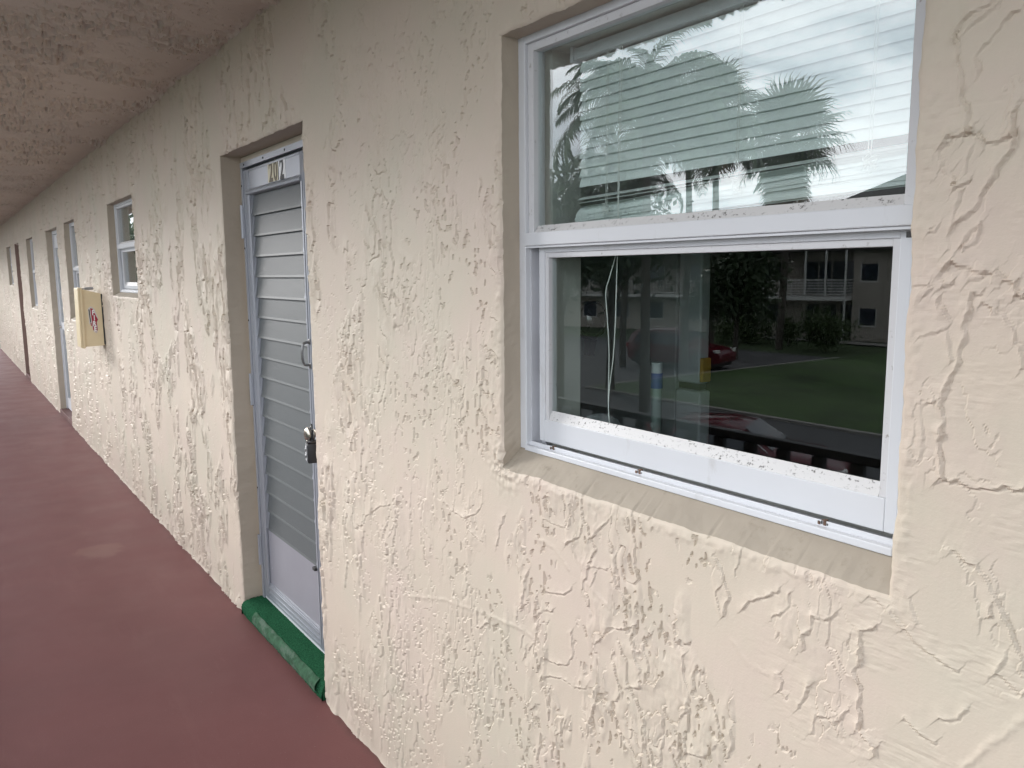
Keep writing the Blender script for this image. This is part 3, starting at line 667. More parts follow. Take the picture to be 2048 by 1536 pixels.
for i in range(NP_):
    zt = ZT-i*pitch+.004; zb = zt-pitch-.008; tl = random.uniform(-.0025, .0025)
    yt, yb_ = .108, .0955+tl*.6
    MB().prism([(yt, zt), (yt+.0055, zt), (yb_+.0055, zb), (yb_+.001, zb-.0012), (yb_-.0005, zb+.002)], 'x', -3.652, -3.052).obj('louvre', M_louv, door)
    MB().prism([(yb_-.0016, zb-.001), (yb_+.0008+(yt-yb_)*.075, zb+.0085), (yb_-.0009+(yt-yb_)*.075, zb+.0085)], 'x', -3.6515, -3.0525).obj('lit_edge_strip', M_edge, louvre_last())  # paler strip paints in the light of the overlapping glass edge
    for (a, b_) in ((-3.660, -3.6525), (-3.0515, -3.041)):
        MB().prism([(yt-.006, zt-.006), (yt+.008, zt-.006), (yb_+.010, zb+.008), (yb_-.005, zb+.008)], 'x', a, b_).obj('louvre_clip', M_galu, door)
MB().box(-3.664, -3.040, .119, .121, .44, 1.985).obj('louvre_backing', M_fridgeside, door)
MB().box(-3.056, -3.030, .074, .090, .424, .438, .002).obj('crank_stub', M_dark, door)
for zz in (1.87, 1.095, .31):
    MB().tube([(-3.757, .080, zz-.075), (-3.757, .080, zz+.075)], .0065, 8).box(-3.764, -3.738, .081, .0838, zz-.072, zz+.072).obj('hinge', M_galu, door)
RX = Matrix(((1,0,0,0), (0,0,-1,0), (0,1,0,0), (0,0,0,1)))
def facing(x, y, z): return Matrix.Translation((x, y, z)) @ RX
nb = MB().box(-3.408, -3.283, .0893, .0904, 2.0125, 2.0935).obj('number_backing', M_sticker, door)
nb.data.materials[0] = M_sticker
glyph('2', .116, 0.84, .0026, facing(-3.368, .0888, 2.055)).obj('digit', M_brown_print, nb)
glyph('0', .118, .76, .0026, facing(-3.313, .0888, 2.055)).obj('digit', M_brown_print, nb)
MB().box(-3.2825, -3.2775, .0885, .0904, 2.014, 2.093).obj('divider_strip', M_black, door)
nb2 = MB().box(-3.276, -3.198, .0893, .0904, 2.0125, 2.0935).obj('number_backing', M_print_white, door)
glyph('2', .116, .80, .0040, facing(-3.238, .0888, 2.055)).obj('digit', M_black, nb2)
MB().tube(bez([(-3.016, .088, 1.365), (-3.017, .066, 1.362), (-3.016, .058, 1.342), (-3.016, .056, 1.32), (-3.016, .058, 1.298), (-3.017, .066, 1.278), (-3.016, .088, 1.275)], 5), .0052, 8).box(-3.022, -3.002, .0835, .088, 1.262, 1.282, .001).box(-3.022, -3.002, .0835, .088, 1.358, 1.378, .001).obj('pull_handle', mat('dull_steel', (.22,.22,.22), .35, metal=.8), door, True)
kn = MB().lathe([(.030, .0), (.030, -.006), (.012, -.010), (.011, -.032), (.019, -.036), (.026, -.044), (.0285, -.054), (.027, -.063), (.021, -.069), (.013, -.0715), (0, -.072)], (-2.915, .087, 1.020), 'y', 24).obj('door_knob', M_chrome, door, True)
# key safe hanging from the knob
kb = thing('key_lockbox', 'small black push-button key safe hanging from the door knob of number 202', 'lockbox', (-2.895, .03, .90))
Mx = Matrix.Translation((-2.893, .040, 1.002)) @ Matrix.Scale(.88, 4) @ Matrix.Rotation(math.radians(-14), 4, 'Z') @ Matrix.Rotation(math.radians(3), 4, 'Y')
def mbx(x0, x1, y0, y1, z0, z1, bev=.002):
    q = MB().box(x0, x1, y0, y1, z0, z1, bev); q.v = [tuple(Mx @ Vector(p)) for p in q.v]; return q
mbx(-.028, .028, -.030, .012, -.100, -.012, .006).obj('body', mat('black_casting', (.025,.026,.028), .5), kb, True)
mbx(-.0285, .0285, -.031, .013, -.010, 0.0, .003).obj('shackle_cap', M_blackgloss, kb, True)
mbx(-.021, .021, -.0335, -.0305, -.094, -.018, .001).obj('keypad_plate', mat('keypad_grey', (.33,.34,.35), .4), kb)
for r in range(5):
    for c in range(2):
        mbx(-.0145+.017*c, -.0025+.017*c, -.0365, -.0336, -.088+.0145*r, -.080+.0145*r, .001).obj('button', M_print_white if (r+c) % 2 else M_black, kb)
q = MB().tube(bez([(-.013, -.006, -.005), (-.015, -.006, .02), (-.014, -.006, .052), (0, -.006, .068), (.014, -.006, .052), (.015, -.006, .02), (.013, -.006, -.005)], 5), .0042, 8); q.v = [tuple(Mx @ Vector(p)) for p in q.v]
q.obj('shackle', M_blackgloss, kb, True)

# turf covered step
def turf_step():
    s = Soup(); nx = 150; prof = [(-.010, -.002), (-.014, .015), (-.016, .034), (-.013, .050), (-.004, .061), (.010, .066), (.035, .068), (.060, .069), (.085, .070), (.12, .0705)]
    fine = []
    for a, b_ in zip(prof[:-1], prof[1:]):
        for k in range(5): fine.append((a[0]+(b_[0]-a[0])*k/5, a[1]+(b_[1]-a[1])*k/5))
    fine.append(prof[-1]); xs = np.linspace(-3.776, -2.781, nx); P = np.zeros((nx, len(fine), 3), np.float32)
    for j, (y, z) in enumerate(fine):
        wv = .003*gn(xs/.11, xs*0+j*.06, 80)+.0016*gn(xs/.012, xs*0+j*.9, 81)+rng.normal(0, .0011, nx)
        cut_ = -.006*ss(.02, .05, xs*0+z)*ss(-3.62, -3.60, xs)*(y < 0) 
        P[:, j, 0] = xs; P[:, j, 1] = y-wv-cut_; P[:, j, 2] = max(z, -.002)+wv*.8*(z > .01)
    s.grid(P)
    for row in (P[0], P[-1]):
        base = row.copy(); base[:, 2] = -.002; s.grid(np.stack([row, base], 0))
    return s.obj('turf_step', M_turf)
st = turf_step(); tag(st, 'door step covered in green artificial turf below the louvre door', 'door step')
ws = Soup(); nx = 90; xs = np.linspace(-3.60, -2.83, nx); prof = [(-.0215, .020), (-.0225, .030), (-.0215, .042), (-.017, .053), (-.008, .0635), (.000, .0675)]
P = np.zeros((nx, len(prof), 3), np.float32)
for j, (y, z) in enumerate(prof):
    edge = (j in (0, 5)); wv = .0014*gn(xs/.05, xs*0+j*.4, 83); off = .004*gn(xs/.06, xs*0+j, 84) if edge else 0
    P[:, j, 0] = xs; P[:, j, 1] = y-wv-.0006; P[:, j, 2] = z+wv+off
ws.grid(P); wo = ws.obj('worn_edge', M_turfworn); wo.parent = st; wo['label'] = 'faded, dusty patch along the front edge of the turf'

# ------------------------------------------------------------------ other doors
d2 = thing('storm_door', 'white framed glass door set deep in the wall, left of the cream fire cabinet', 'door', (-10.4, .10, .06))
MB().box(-10.90, -10.86, .064, .14, .056, 2.155).box(-9.89, -9.85, .064, .14, .056, 2.155).box(-10.86, -9.89, .064, .14, 2.115, 2.155).obj('frame', M_white, d2)
MB().box(-10.855, -10.765, .072, .105, .07, 2.11, .002).box(-9.985, -9.895, .072, .105, .07, 2.11, .002).box(-10.765, -9.985, .073, .105, 1.96, 2.11).box(-10.765, -9.985, .073, .105, 1.02, 1.10).box(-10.765, -9.985, .073, .105, .07, .20).obj('leaf', M_white, d2)
for a, b_ in ((.20, 1.02), (1.10, 1.96)): MB().box(-10.765, -9.985, .086, .092, a, b_).obj('pane', M_glass, d2)
MB().box(-10.83, -10.79, .045, .071, 1.03, 1.06, .004).obj('handle', M_chrome, d2)
tag(MB().box(-10.91, -9.84, -.006, .10, -.002, .055, .006).obj('door_step', M_floor), 'red painted concrete step under the white storm door', 'door step')
d3 = thing('brown_door', 'dull brown door in a brown painted recess far along the wall', 'door', (-15.1, .10, .05))
Mbrown = mat('brown_door_paint', (.27, .19, .16), .55, var=.05)
MB().box(-15.425, -15.405, -.004, .12, .05, 2.16).box(-15.405, -14.74, .02, .12, 2.14, 2.158).box(-14.74, -14.72, .02, .12, .05, 2.16).obj('frame', Mbrown, d3)
MB().box(-15.40, -14.745, .10, .14, .06, 2.135, .003).obj('leaf', Mbrown, d3)
MB().lathe([(.03, 0), (.012, -.01), (.012, -.03), (.028, -.045), (.028, -.06), (0, -.07)], (-14.82, .10, 1.0), 'y', 14).obj('handle', M_chrome, d3)
tag(MB().box(-15.43, -14.71, -.006, .14, -.002, .05, .006).obj('door_step', M_floor), 'red painted concrete step under the brown door', 'door step')

# ------------------------------------------------------------------ fire extinguisher cabinet
fc = thing('fire_cabinet', 'cream plastic fire extinguisher cabinet with a red FIRE sign, mounted on the stucco wall', 'fire cabinet', (-7.37, -.002, 1.06))
XS = -7.24
def rounded(poly, r=.016, n=3):
    o = []; m = len(poly)
    for i in range(m):
        p0, p, p1 = Vector(poly[i-1]), Vector(poly[i]), Vector(poly[(i+1) % m]); a = (p0-p).normalized()*r+p; c = (p1-p).normalized()*r+p
        for k in range(n+1):
            t = k/n; o.append(tuple(a*(1-t)**2+p*2*t*(1-t)+c*t*t))
    return o
body = rounded([(-.004, 1.072), (-.156, 1.066), (-.150, 1.530), (-.004, 1.490)], .014)
MB().prism(body, 'x', XS-.20, XS).obj('case', M_cabinet, fc, True)
MB().prism(rounded([(-.012, 1.078), (-.001, 1.076), (-.001, 1.486), (-.012, 1.490)], .004), 'x', XS-.206, XS+.003).obj('back_seal', M_dark, fc, True)
MB().prism(rounded([(-.150, 1.054), (-.168, 1.053), (-.162, 1.542), (-.144, 1.540)], .006), 'x', XS-.208, XS+.008).obj('lid_rim', M_cabinet, fc, True)
MB().prism(rounded([(-.1695, 1.058), (-.182, 1.060), (-.176, 1.537), (-.1635, 1.538)], .005), 'x', XS-.205, XS+.004).obj('lid', M_cabinet, fc, True)
MB().tube([(XS-.05, -.118, 1.532), (XS-.05, -.055, 1.534)], .011, 10).box(XS-.060, XS-.040, -.150, -.118, 1.526, 1.534, .001).obj('latch', M_galu, fc, True)
sign = MB().prism(rounded([(-.092, 1.392), (-.066, 1.372), (-.040, 1.286), (-.052, 1.268), (-.050, 1.205), (-.056, 1.182), (-.066, 1.172), (-.084, 1.192), (-.098, 1.238), (-.110, 1.250), (-.113, 1.372)], .006), 'x', XS, XS+.0015).obj('fire_sign', M_silver, fc)
MB().prism([(-.096, 1.376), (-.078, 1.372), (-.060, 1.318), (-.045, 1.284), (-.056, 1.262), (-.053, 1.200), (-.066, 1.180), (-.086, 1.200), (-.090, 1.270)], 'x', XS+.0016, XS+.0028).obj('red_arrow', M_red, sign)
MB().prism([(-.109, 1.366), (-.101, 1.368), (-.097, 1.262), (-.1035, 1.262)], 'x', XS+.0016, XS+.0026).obj('black_shadow', M_black, sign)
MB().prism([(-.1035, 1.258), (-.094, 1.258), (-.092, 1.232), (-.099, 1.234)], 'x', XS+.0016, XS+.0026).obj('red_tail', M_red, sign)
RYZ = Matrix(((0,0,1,0), (1,0,0,0), (0,1,0,0), (0,0,0,1)))
for ch, yy, zz in (('F', -.076, 1.341), ('I', -.071, 1.298), ('R', -.071, 1.252), ('E', -.069, 1.209)):
    glyph(ch, .055, .68, .0026, Matrix.Translation((XS+.0034, yy, zz)) @ RYZ).obj('letter', M_print_white, sign)

# ------------------------------------------------------------------ things inside the main room
fx = thing('round_fixture', 'round glossy black fixture with a chrome rim seen just inside the large window', 'fixture', (-1.62, .24, 1.505))
MB().lathe([(0, .034), (.018, .031), (.034, .022), (.044, .008), (.046, -.004)], (-1.600, .315, 1.505), 'x', 28).obj('dome', M_blackgloss, fx, True)
MB().lathe([(.045, -.006), (.049, .004), (.052, .004), (.054, -.006), (.052, -.016), (.045, -.016)], (-1.600, .315, 1.505), 'x', 28).obj('rim', mat('chrome', (.75,.75,.75), .08, metal=1), fx, True)
MB().tube([(-1.622, .21, 1.505), (-1.622, .315, 1.505)], .008, 8).box(-1.64, -1.604, .201, .207, 1.48, 1.53, .002).obj('bracket', M_blackgloss, fx, True)
MB().prism([(-1.612, 1.455), (-1.588, 1.452), (-1.600, 1.408), (-1.616, 1.408)], 'y', .30, .325).obj('grip', M_blackgloss, fx)
cup = MB().lathe([(.058, 0), (.057, .018), (.050, .040), (.038, .055), (.020, .064), (0, .067)], (-1.385, .155, 1.2335), 'z', 28).obj('clear_bowl', M_clear, None, True)
tag(cup, 'upturned clear plastic bowl on the inner sill of the large window', 'bowl')
fg = thing('cupboard', 'tall pale cupboard seen edge-on through the lower pane, in the dark room behind', 'cupboard', (-2.06, .83, -.01))
MB().box(-2.46, -1.752, .80, .85, -.005, 1.86, .004).obj('side_panel', M_fridgeside, fg)
MB().box(-1.746, -1.655, .803, .845, 1.283, 1.86, .006).obj('upper_door', M_fridge, fg)
MB().box(-1.746, -1.646, .797, .845, .04, 1.262, .006).obj('lower_door', M_fridge, fg)
MB().box(-1.744, -1.660, .81, .84, 1.263, 1.282).obj('gap_strip', M_dark, fg)
tag(MB().box(-1.654, -1.640, .800, .84, 1.29, 1.365, .004).obj('ochre_cloth', M_yellow), 'ochre yellow oven mitt hanging at the edge of the pale cupboard', 'oven mitt')
pl = thing('banded_pole', 'white capped pole with a blue band, seen through the lower pane of the large window', 'pole', (-1.54, .5, -.01))
MB().tube([(-1.54, .5, -.008), (-1.54, .5, 1.319)], .0145, 14).obj('shaft', M_pole, pl, True)
MB().tube([(-1.54, .5, 1.312), (-1.54, .5, 1.354)], .0162, 14).obj('band', M_blue, pl, True)
MB().tube([(-1.54, .5, 1.354), (-1.54, .5, 1.383)], .0152, 14).obj('cap', M_fridge, pl, True)

# ------------------------------------------------------------------ walkway railing and what lies behind the camera (seen in the panes)
rl = thing('walkway_railing', 'dark painted metal railing along the outer edge of the walkway, mirrored in the window', 'railing', (-5, -1.268, 0))
MB().box(-22, 2.2, -1.300, -1.262, .966, 1.0, .006).obj('top_rail', M_iron, rl)
MB().box(-22, 2.2, -1.285, -1.25, .09, .125).obj('bottom_rail', M_iron, rl)
pk = MB().box(-.024, .024, -.012, .012, .126, .965); pk0 = pk.obj('picket', M_iron, None); pk0.parent = rl; first = True
for i in range(150):
    o = pk0 if i == 0 else pk0.copy()
    if i: C.objects.link(o); o.parent = rl
    o.location = (5+2.1-i*.15, 0, 0)
GZ = -2.75
def sheet(name, x0, x1, y0, y1, z, m, n=1):
    return struct(MB().add([(x0,y0,z),(x1,y0,z),(x1,y1,z),(x0,y1,z)], [(0,1,2,3)]).obj(name, m))
sheet('ground', -400, 400, -400, 400, GZ-.02, M_soil)
sheet('car_park', -26.5, 40, -18.6, 0.5, GZ-.004, M_asphalt); sheet('car_park', -70, -23.2, -35.5, -18.6, GZ-.008, M_asphalt); sheet('car_park', -70, -26.5, -18.6, .5, GZ-.0055, M_asphalt)
lawn = sheet('lawn', -23.0, 40, -44.5, -18.8, GZ+.06, M_grass)
struct(MB().box(-23.1, 40, -18.8, -18.62, GZ-.03, GZ+.075).box(-23.18, -23.0, -35.4, -18.8, GZ-.03, GZ+.075).obj('kerb', M_concrete))
sheet('path', -34, 20, -44.2, -42.6, GZ+.066, M_concrete)
for i in range(7):
    a = Vector((-29.0-2.9*i, -19.5-.2*i, GZ)); b_ = a+Vector((1.6, -4.6, 0)); d_ = (b_-a).normalized(); n_ = Vector((-d_.y, d_.x, 0))*.05
    struct(MB().add([a+n_, b_+n_, b_-n_, a-n_], [(0,1,2,3)]).obj('road_marking', M_line))
struct(MB().box(-22, 2.2, .0, 3.7, GZ, -.2).obj('lower_storey_wall', M_wall))
def car(name, label, group, loc, rz, L_, W_, H_, suv):
    t_ = thing(name, label, 'car', loc, rz, group)
    h = L_/2; r = .36 if suv else .32
    if suv: ST = [(-1.0,.42,.70,.72,.80,.70),(-.98,.36,.95,1.00,.90,.78),(-.93,.30,1.02,1.52,.96,.66),(-.80,.28,1.04,1.68,1.0,.70),(-.3,.26,1.02,1.74,1.0,.72),(.10,.26,1.0,1.70,1.0,.71),(.22,.26,1.0,1.58,1.0,.72),(.42,.26,1.0,1.08,1.0,.80),(.70,.28,.98,1.02,.98,.80),(.90,.32,.88,.92,.92,.74),(.985,.36,.70,.74,.80,.66),(1.0,.42,.60,.62,.7,.6)]
    else: ST = [(-1.0,.42,.66,.70,.78,.66),(-.97,.34,.90,.96,.90,.74),(-.78,.28,.94,1.02,.97,.78),(-.62,.26,.94,1.22,1.0,.70),(-.42,.25,.93,1.43,1.0,.66),(-.05,.25,.92,1.46,1.0,.67),(.12,.25,.92,1.40,1.0,.68),(.40,.25,.92,.98,1.0,.80),(.70,.26,.86,.92,.98,.78),(.92,.30,.76,.80,.90,.72),(.99,.36,.62,.64,.78,.6),(1.0,.42,.55,.56,.7,.56)]
    s = MB(); n = len(ST)
    for (x, zs, zbelt, zt, wf, tf) in ST:
        w2 = W_/2*wf; w3 = W_/2*tf; zt_ = max(zt, zbelt+.02)
        ring = [(w2*.93, zs), (w2, (zs+zbelt)/2), (w2*.98, zbelt), (w3+.02, zbelt+(zt_-zbelt)*.92), (w3*.82, zt_), (0, zt_+.02)]
        ring = ring+[(-a, b_) for a, b_ in ring[-2::-1]]; s.v += [(x*h, a, b_) for a, b_ in ring]
    R = 11
    for i in range(n-1):
        for k in range(R-1): s.f.append((i*R+k, (i+1)*R+k, (i+1)*R+k+1, i*R+k+1))
        s.f.append((i*R+R-1, (i+1)*R+R-1, (i+1)*R, i*R))
    s.f.append(tuple(range(R))); s.f.append(tuple(range((n-1)*R, n*R)))
    bo = s.obj('body', M_carred, None, True); bo.parent = t_
    zb_, zt_ = (1.06, 1.60) if suv else (.98, 1.36)
    X = (lambda u: u*h)
    for sg in (-1, 1):
        yb0, yt0 = sg*(W_/2*.985+.004), sg*(W_/2*.80+.012)
        for (a0, a1, c0, c1) in (((-.80,-.74,-.42,-.42) , (-.40,-.40,.0,.0), (.02,.02,.33,.17)) if suv else ((-.52,-.40,-.16,-.16), (-.14,-.14,.30,.14))):
            m_ = MB().add([(X(a0), yb0, zb_), (X(c0), yb0, zb_), (X(c1), yt0, zt_-.03), (X(a1), yt0, zt_-.03)], [(0,1,2,3)])
            m_.add([(p[0], p[1]-sg*.03, p[2]) for p in m_.v[:4]], [(0,1,2,3)]); m_.f += [(i, (i+1) % 4, (i+1) % 4+4, i+4) for i in range(4)]
            o = m_.obj('side_window', M_bldgdark, None); o.parent = t_
        st_ = [(X(-.84), yb0*1.003, zb_+.01), (X(-.70), yt0*1.02, zt_-.02), (X(-.3), yt0*1.03, zt_+.03), (X(.12), yt0*1.02, zt_), (X(.36), yb0*1.0, zb_+.01)]
        o = MB().tube(st_, .014, 5).obj('window_trim', M_rim, None); o.parent = t_
        o = MB().tube([(X(-.74), sg*W_*.34, ST[3][3]+.06), (X(.12), sg*W_*.34, ST[3][3]+.05)], .02, 5).obj('roof_rail', M_rim, None) if suv else MB().box(X(.2), X(.26), yb0, yb0+sg*.16, .95, 1.05, .02).obj('wing_mirror', M_carred, None); o.parent = t_
        for hx in (-.28, .06):
            o = MB().box(X(hx), X(hx)+.2, yb0-.01, yb0+.025, .88, .91).obj('door_handle', M_rim, None); o.parent = t_
        for wx in (-.60, .60):
            wm = MB().lathe([(.02, -.02), (r*.98, -.02), (r, -.01), (r, .19), (r*.9, .20), (r*.68, .19), (r*.66, .17)], (X(wx), W_/2-.165, r), 'y', 20) if sg > 0 else MB().lathe([(.02, .02), (r*.98, .02), (r, .01), (r, -.19), (r*.9, -.20), (r*.68, -.19), (r*.66, -.17)], (X(wx), -(W_/2-.165), r), 'y', 20)
            wo_ = wm.obj('wheel', M_tyre, None, True); wo_.parent = t_
            o = MB().lathe([(0, 0), (r*1.17, 0), (r*1.17, sg*.012), (0, sg*.012)], (X(wx), sg*W_*.497, r*1.02), 'y', 20).obj('wheel_arch', M_dark, None); o.parent = t_
            rm = MB(); yy = sg*(W_/2+.030)
            for k in range(5):
                a = k*2*math.pi/5+.3; d_ = Vector((math.cos(a), 0, math.sin(a))); q = Vector((-d_.z, 0, d_.x)); c_ = Vector((X(wx), yy, r))
                rm.add([c_+q*.04, c_-q*.04, c_+d_*r*.66-q*.03, c_+d_*r*.66+q*.03], [(0,1,2,3)])
            ro = rm.obj('rim', M_rim, None); ro.parent = wo_
        o = MB().box(X(.86), X(.955), sg*W_*.30, sg*W_*.455, .78 if suv else .66, .92 if suv else .78, .03).obj('headlight', M_lampw, None); o.parent = t_
        o = MB().box(X(-.985), X(-.93), sg*W_*.33, sg*W_*.485, .86, 1.06, .02).obj('tail_light', M_tail, None); o.parent = t_
    z0w, z1w = zb_+.02, zt_-.01
    xa, xb = (.40, .21) if suv else (.38, .13)
    o = MB().add([(X(xa), -W_*.40, z0w+.02), (X(xa), W_*.40, z0w+.02), (X(xb)+.03, W_*.33, z1w+.05), (X(xb)+.03, -W_*.33, z1w+.05)], [(0,1,2,3)]).obj('windscreen', M_bldgdark, None); o.parent = t_
    xa, xb = (-.975, -.925) if suv else (-.80, -.45)
    o = MB().add([(X(xa)-.03, -W_*.36, z0w+.05), (X(xa)-.03, W_*.36, z0w+.05), (X(xb)-.04, W_*.31, z1w-.05), (X(xb)-.04, -W_*.31, z1w-.05)], [(0,1,2,3)]).obj('rear_window', M_bldgdark, None); o.parent = t_
    o = MB().box(X(-.9), X(.9), -W_*.44, W_*.44, .16, .34, .03).obj('underbody', M_dark, None); o.parent = t_
    return t_
car('parked_suv', 'dark red estate SUV parked side-on beside the lawn, reflected in the lower window pane', None, (-25.9, -26.9, GZ), math.radians(-12), 4.95, 1.9, 1.75, True)
car('parked_car', 'dark red saloon car parked close below the railing, reflected low in the window', None, (-10.3, -11.6, GZ), math.radians(-25), 4.6, 1.8, 1.45, False)

# far building
Mf = thing('apartment_building', 'two storey cream apartment block with a white corner balcony, reflected beyond the lawn', 'building', (-28.6, -45.3, GZ), math.radians(-16))
def P3(mb, name, m, par=None):
    o = mb.obj(name, m, None); o.parent = par or Mf; return o
P3(MB().box(0, 24, -9, 0, 0, 5.6), 'wall', M_bldg); P3(MB().box(-3.7, 0, -9, -1.8, 0, 5.6), 'wall', M_bldg); P3(MB().box(-46, -3.7, -9, -2.4, 0, 5.6), 'wall', M_bldg)
P3(MB().box(-46.5, 24.5, -9.5, 0.6, 5.6, 5.85).add([(-8.5,.6,5.86),(24.5,.6,5.86),(24.5,-9.5,5.86),(-8.5,-9.5,5.86),(2.6,-3.2,10.6),(18,-3.2,10.6)], [(3,2,1,0),(0,1,5,4),(1,2,5),(2,3,4,5),(3,0,4)]), 'roof', M_roof)
P3(MB().box(-3.8, -.02, -1.8, 1.5, 2.55, 2.78), 'balcony_slab', M_bldgwhite)
bal = P3(MB().box(-3.8, -.05, 1.42, 1.48, 3.78, 3.85).box(-.09, -.03, -1.8, 1.42, 3.78, 3.85), 'balcony_rail', M_bldgwhite)
for k in range(5): P3(MB().box(-3.8, -.05, 1.44, 1.47, 2.92+.17*k, 2.98+.17*k).box(-.08, -.05, -1.8, 1.44, 2.92+.17*k, 2.98+.17*k), 'rail_bar', M_bldgwhite, bal)
for px, py in ((-3.76, 1.45), (-2.5, 1.45), (-1.25, 1.45), (-.06, 1.45)): P3(MB().box(px-.05, px+.05, py-.05, py+.05, 2.78 if px != -.06 else 0, 5.6), 'post', M_bldgwhite)
for k in range(4): P3(MB().box(-3.5+.85*k, -2.75+.85*k, -1.83, -1.77, 2.9, 5.0), 'glass_door', M_bldgdark)
for k in range(3): P3(MB().box(-3.4+1.1*k, -2.6+1.1*k, -1.83, -1.77, .2, 2.2), 'glass_door', M_bldgdark)
def fwin(x, z, y=0.0, w_=.95, h_=1.05):
    o = P3(MB().box(x-w_/2-.06, x+w_/2+.06, y-.02, y+.05, z-.10, z-.02).box(x-w_/2-.05, x-w_/2, y-.02, y+.03, z, z+h_).box(x+w_/2, x+w_/2+.05, y-.02, y+.03, z, z+h_), 'window', M_bldgwhite)
    P3(MB().box(x-w_/2, x+w_/2, y-.04, y+.015, z, z+h_), 'pane', M_bldgdark, o)
for x in (.95, 3.0, 5.2, 8.0, 10.5, 13, 16, 19): fwin(x, 1.0); fwin(x, 3.75)
P3(MB().box(1.85, 1.95, .005, .10, .1, 5.6), 'downpipe', M_bldg)
for k in range(13): fwin(-6-3*k, .9, -2.4, 1.2, 1.2)
for k in range(13): fwin(-6-3*k, 3.75, -2.4, 1.2, 1.2)
wk = P3(MB().box(-46, -4.0, -2.4, -.9, 2.55, 2.75), 'walkway_slab', M_bldgwhite)
P3(MB().box(-46, -4.0, -.97, -.92, 3.72, 3.78).box(-46, -4.0, -.97, -.92, 2.86, 2.92), 'walkway_rail', M_bldgwhite, wk)
pk = P3(MB().box(-.02, .02, -.02, .02, 2.92, 3.72), 'picket', M_bldgwhite, wk)
for k in range(150):
    o = pk if k == 0 else pk.copy()
    if k: C.objects.link(o); o.parent = wk
    o.location = (-4.2-.27*k, -.945, 0)
lp = thing('path_lamp', 'white globe lamp on a short post by the far path, seen in the reflection', 'lamp', (-32.3, -42.0, GZ))
MB().tube([(-32.3, -42, GZ), (-32.3, -42, GZ+2.45)], .045, 8).obj('post', M_iron, lp)
MB().lathe([(0, -.2), (.12, -.16), (.19, -.06), (.2, 0), (.19, .06), (.12, .16), (0, .2)], (-32.3, -42, GZ+2.62), 'z', 14).obj('globe', M_lampw, lp, True)

# plants
def leaf_cloud(center, rad, n, size, clumps, seed, flat=.0):
    r_ = np.random.default_rng(seed); c = np.array(center); R = np.array(rad)
    d = r_.normal(size=(clumps, 3)); d /= np.linalg.norm(d, axis=1, keepdims=True); cc = c+d*R*(r_.random((clumps, 1))**.45)*.85
    k = r_.integers(0, clumps, n); cs = R.mean()*(.20+.22*r_.random(clumps))
    p = cc[k]+r_.normal(size=(n, 3))*cs[k][:, None]*.62
    u = r_.normal(size=(n, 3)); u /= np.linalg.norm(u, axis=1, keepdims=True); a = r_.normal(size=(n, 3)); v = np.cross(u, a); v /= np.linalg.norm(v, axis=1, keepdims=True)
    s = size*(.6+.8*r_.random((n, 1)))
    V_ = np.stack([p-u*s, p+v*s*.38, p+u*s, p-v*s*.38], 1).reshape(-1, 3); q = np.arange(4*n).reshape(n, 4); return V_, q
def plant(name, label, cat, base, center, rad, n, size, clumps, seed, m, trunk=True, group=None):
    t_ = thing(name, label, cat, base, group=group)
    V_, q = leaf_cloud(center, rad, n, size, clumps, seed); V_[:, 2] = np.maximum(V_[:, 2], base[2]+.02)
    MB().add(V_.tolist(), q.tolist()).obj('crown', m, t_)
    b_ = Vector(base); c = Vector(center)
    mb = MB().tube([b_, b_*.6+c*.4+Vector((.1, .05, 0)), c], [rad[0]*.07, rad[0]*.05, rad[0]*.02], 8)
    for k in range(5):
        a = k*1.26+seed; mb.tube([b_*.5+c*.5, c+Vector((math.cos(a)*rad[0]*.5, math.sin(a)*rad[1]*.5, rad[2]*.2))], [rad[0]*.03, rad[0]*.008], 6)
    mb.obj('trunk', M_trunk, t_); return t_
plant('shade_tree', 'dense dark broadleaf tree standing under the nearer palms in the reflection', 'tree', (-22.0, -18.9, GZ), (-22.0, -18.9, 3.0), (2.6, 2.6, 1.9), 5200, .17, 60, 3, M_leaf3)
plant('shade_tree', 'dark broadleaf tree behind the nearest feathery palm, at left edge of the reflection', 'tree', (-20.4, -15.2, GZ), (-20.4, -15.2, 3.0), (2.4, 2.4, 2.0), 4600, .17, 55, 5, M_leaf3)
plant('shade_tree', 'low dark tree beside the far lawn, in front of the apartment block', 'tree', (-26.2, -31.2, GZ), (-26.2, -31.2, 1.0), (2.3, 2.3, 2.2), 4600, .18, 55, 8, M_leaf3)
plant('clipped_shrub', 'large rounded green shrub under the white balcony across the lawn', 'shrub', (-25.6, -38.0, GZ), (-25.6, -38.0, GZ+1.25), (1.5, 1.5, 1.15), 4200, .10, 45, 21, M_leaf2)
plant('clipped_shrub', 'small shrub on the lawn left of the large rounded one', 'shrub', (-28.9, -39.3, GZ), (-28.9, -39.3, GZ+.85), (.85, .85, .8), 2200, .09, 26, 22, M_leaf2)
plant('clipped_shrub', 'wide dark shrub beyond the bonnet of the red SUV', 'shrub', (-32.0, -39.0, GZ), (-32.0, -39.0, GZ+1.1), (2.0, 2.0, 1.1), 4200, .10, 45, 23, M_leaf2)
for i, (x, y, r, lab) in enumerate(((-33, -4.5, 3.0, 'leafy tree closing the view past the far end of the walkway, nearest the wall'), (-37, -9.5, 3.4, 'leafy tree past the far end of the walkway, farthest from the wall'))):
    plant('shade_tree', lab, 'tree', (x, y, GZ), (x, y, 1.6), (r, r, 3.4), 6000, .22, 60, 31+i, M_leaf2)
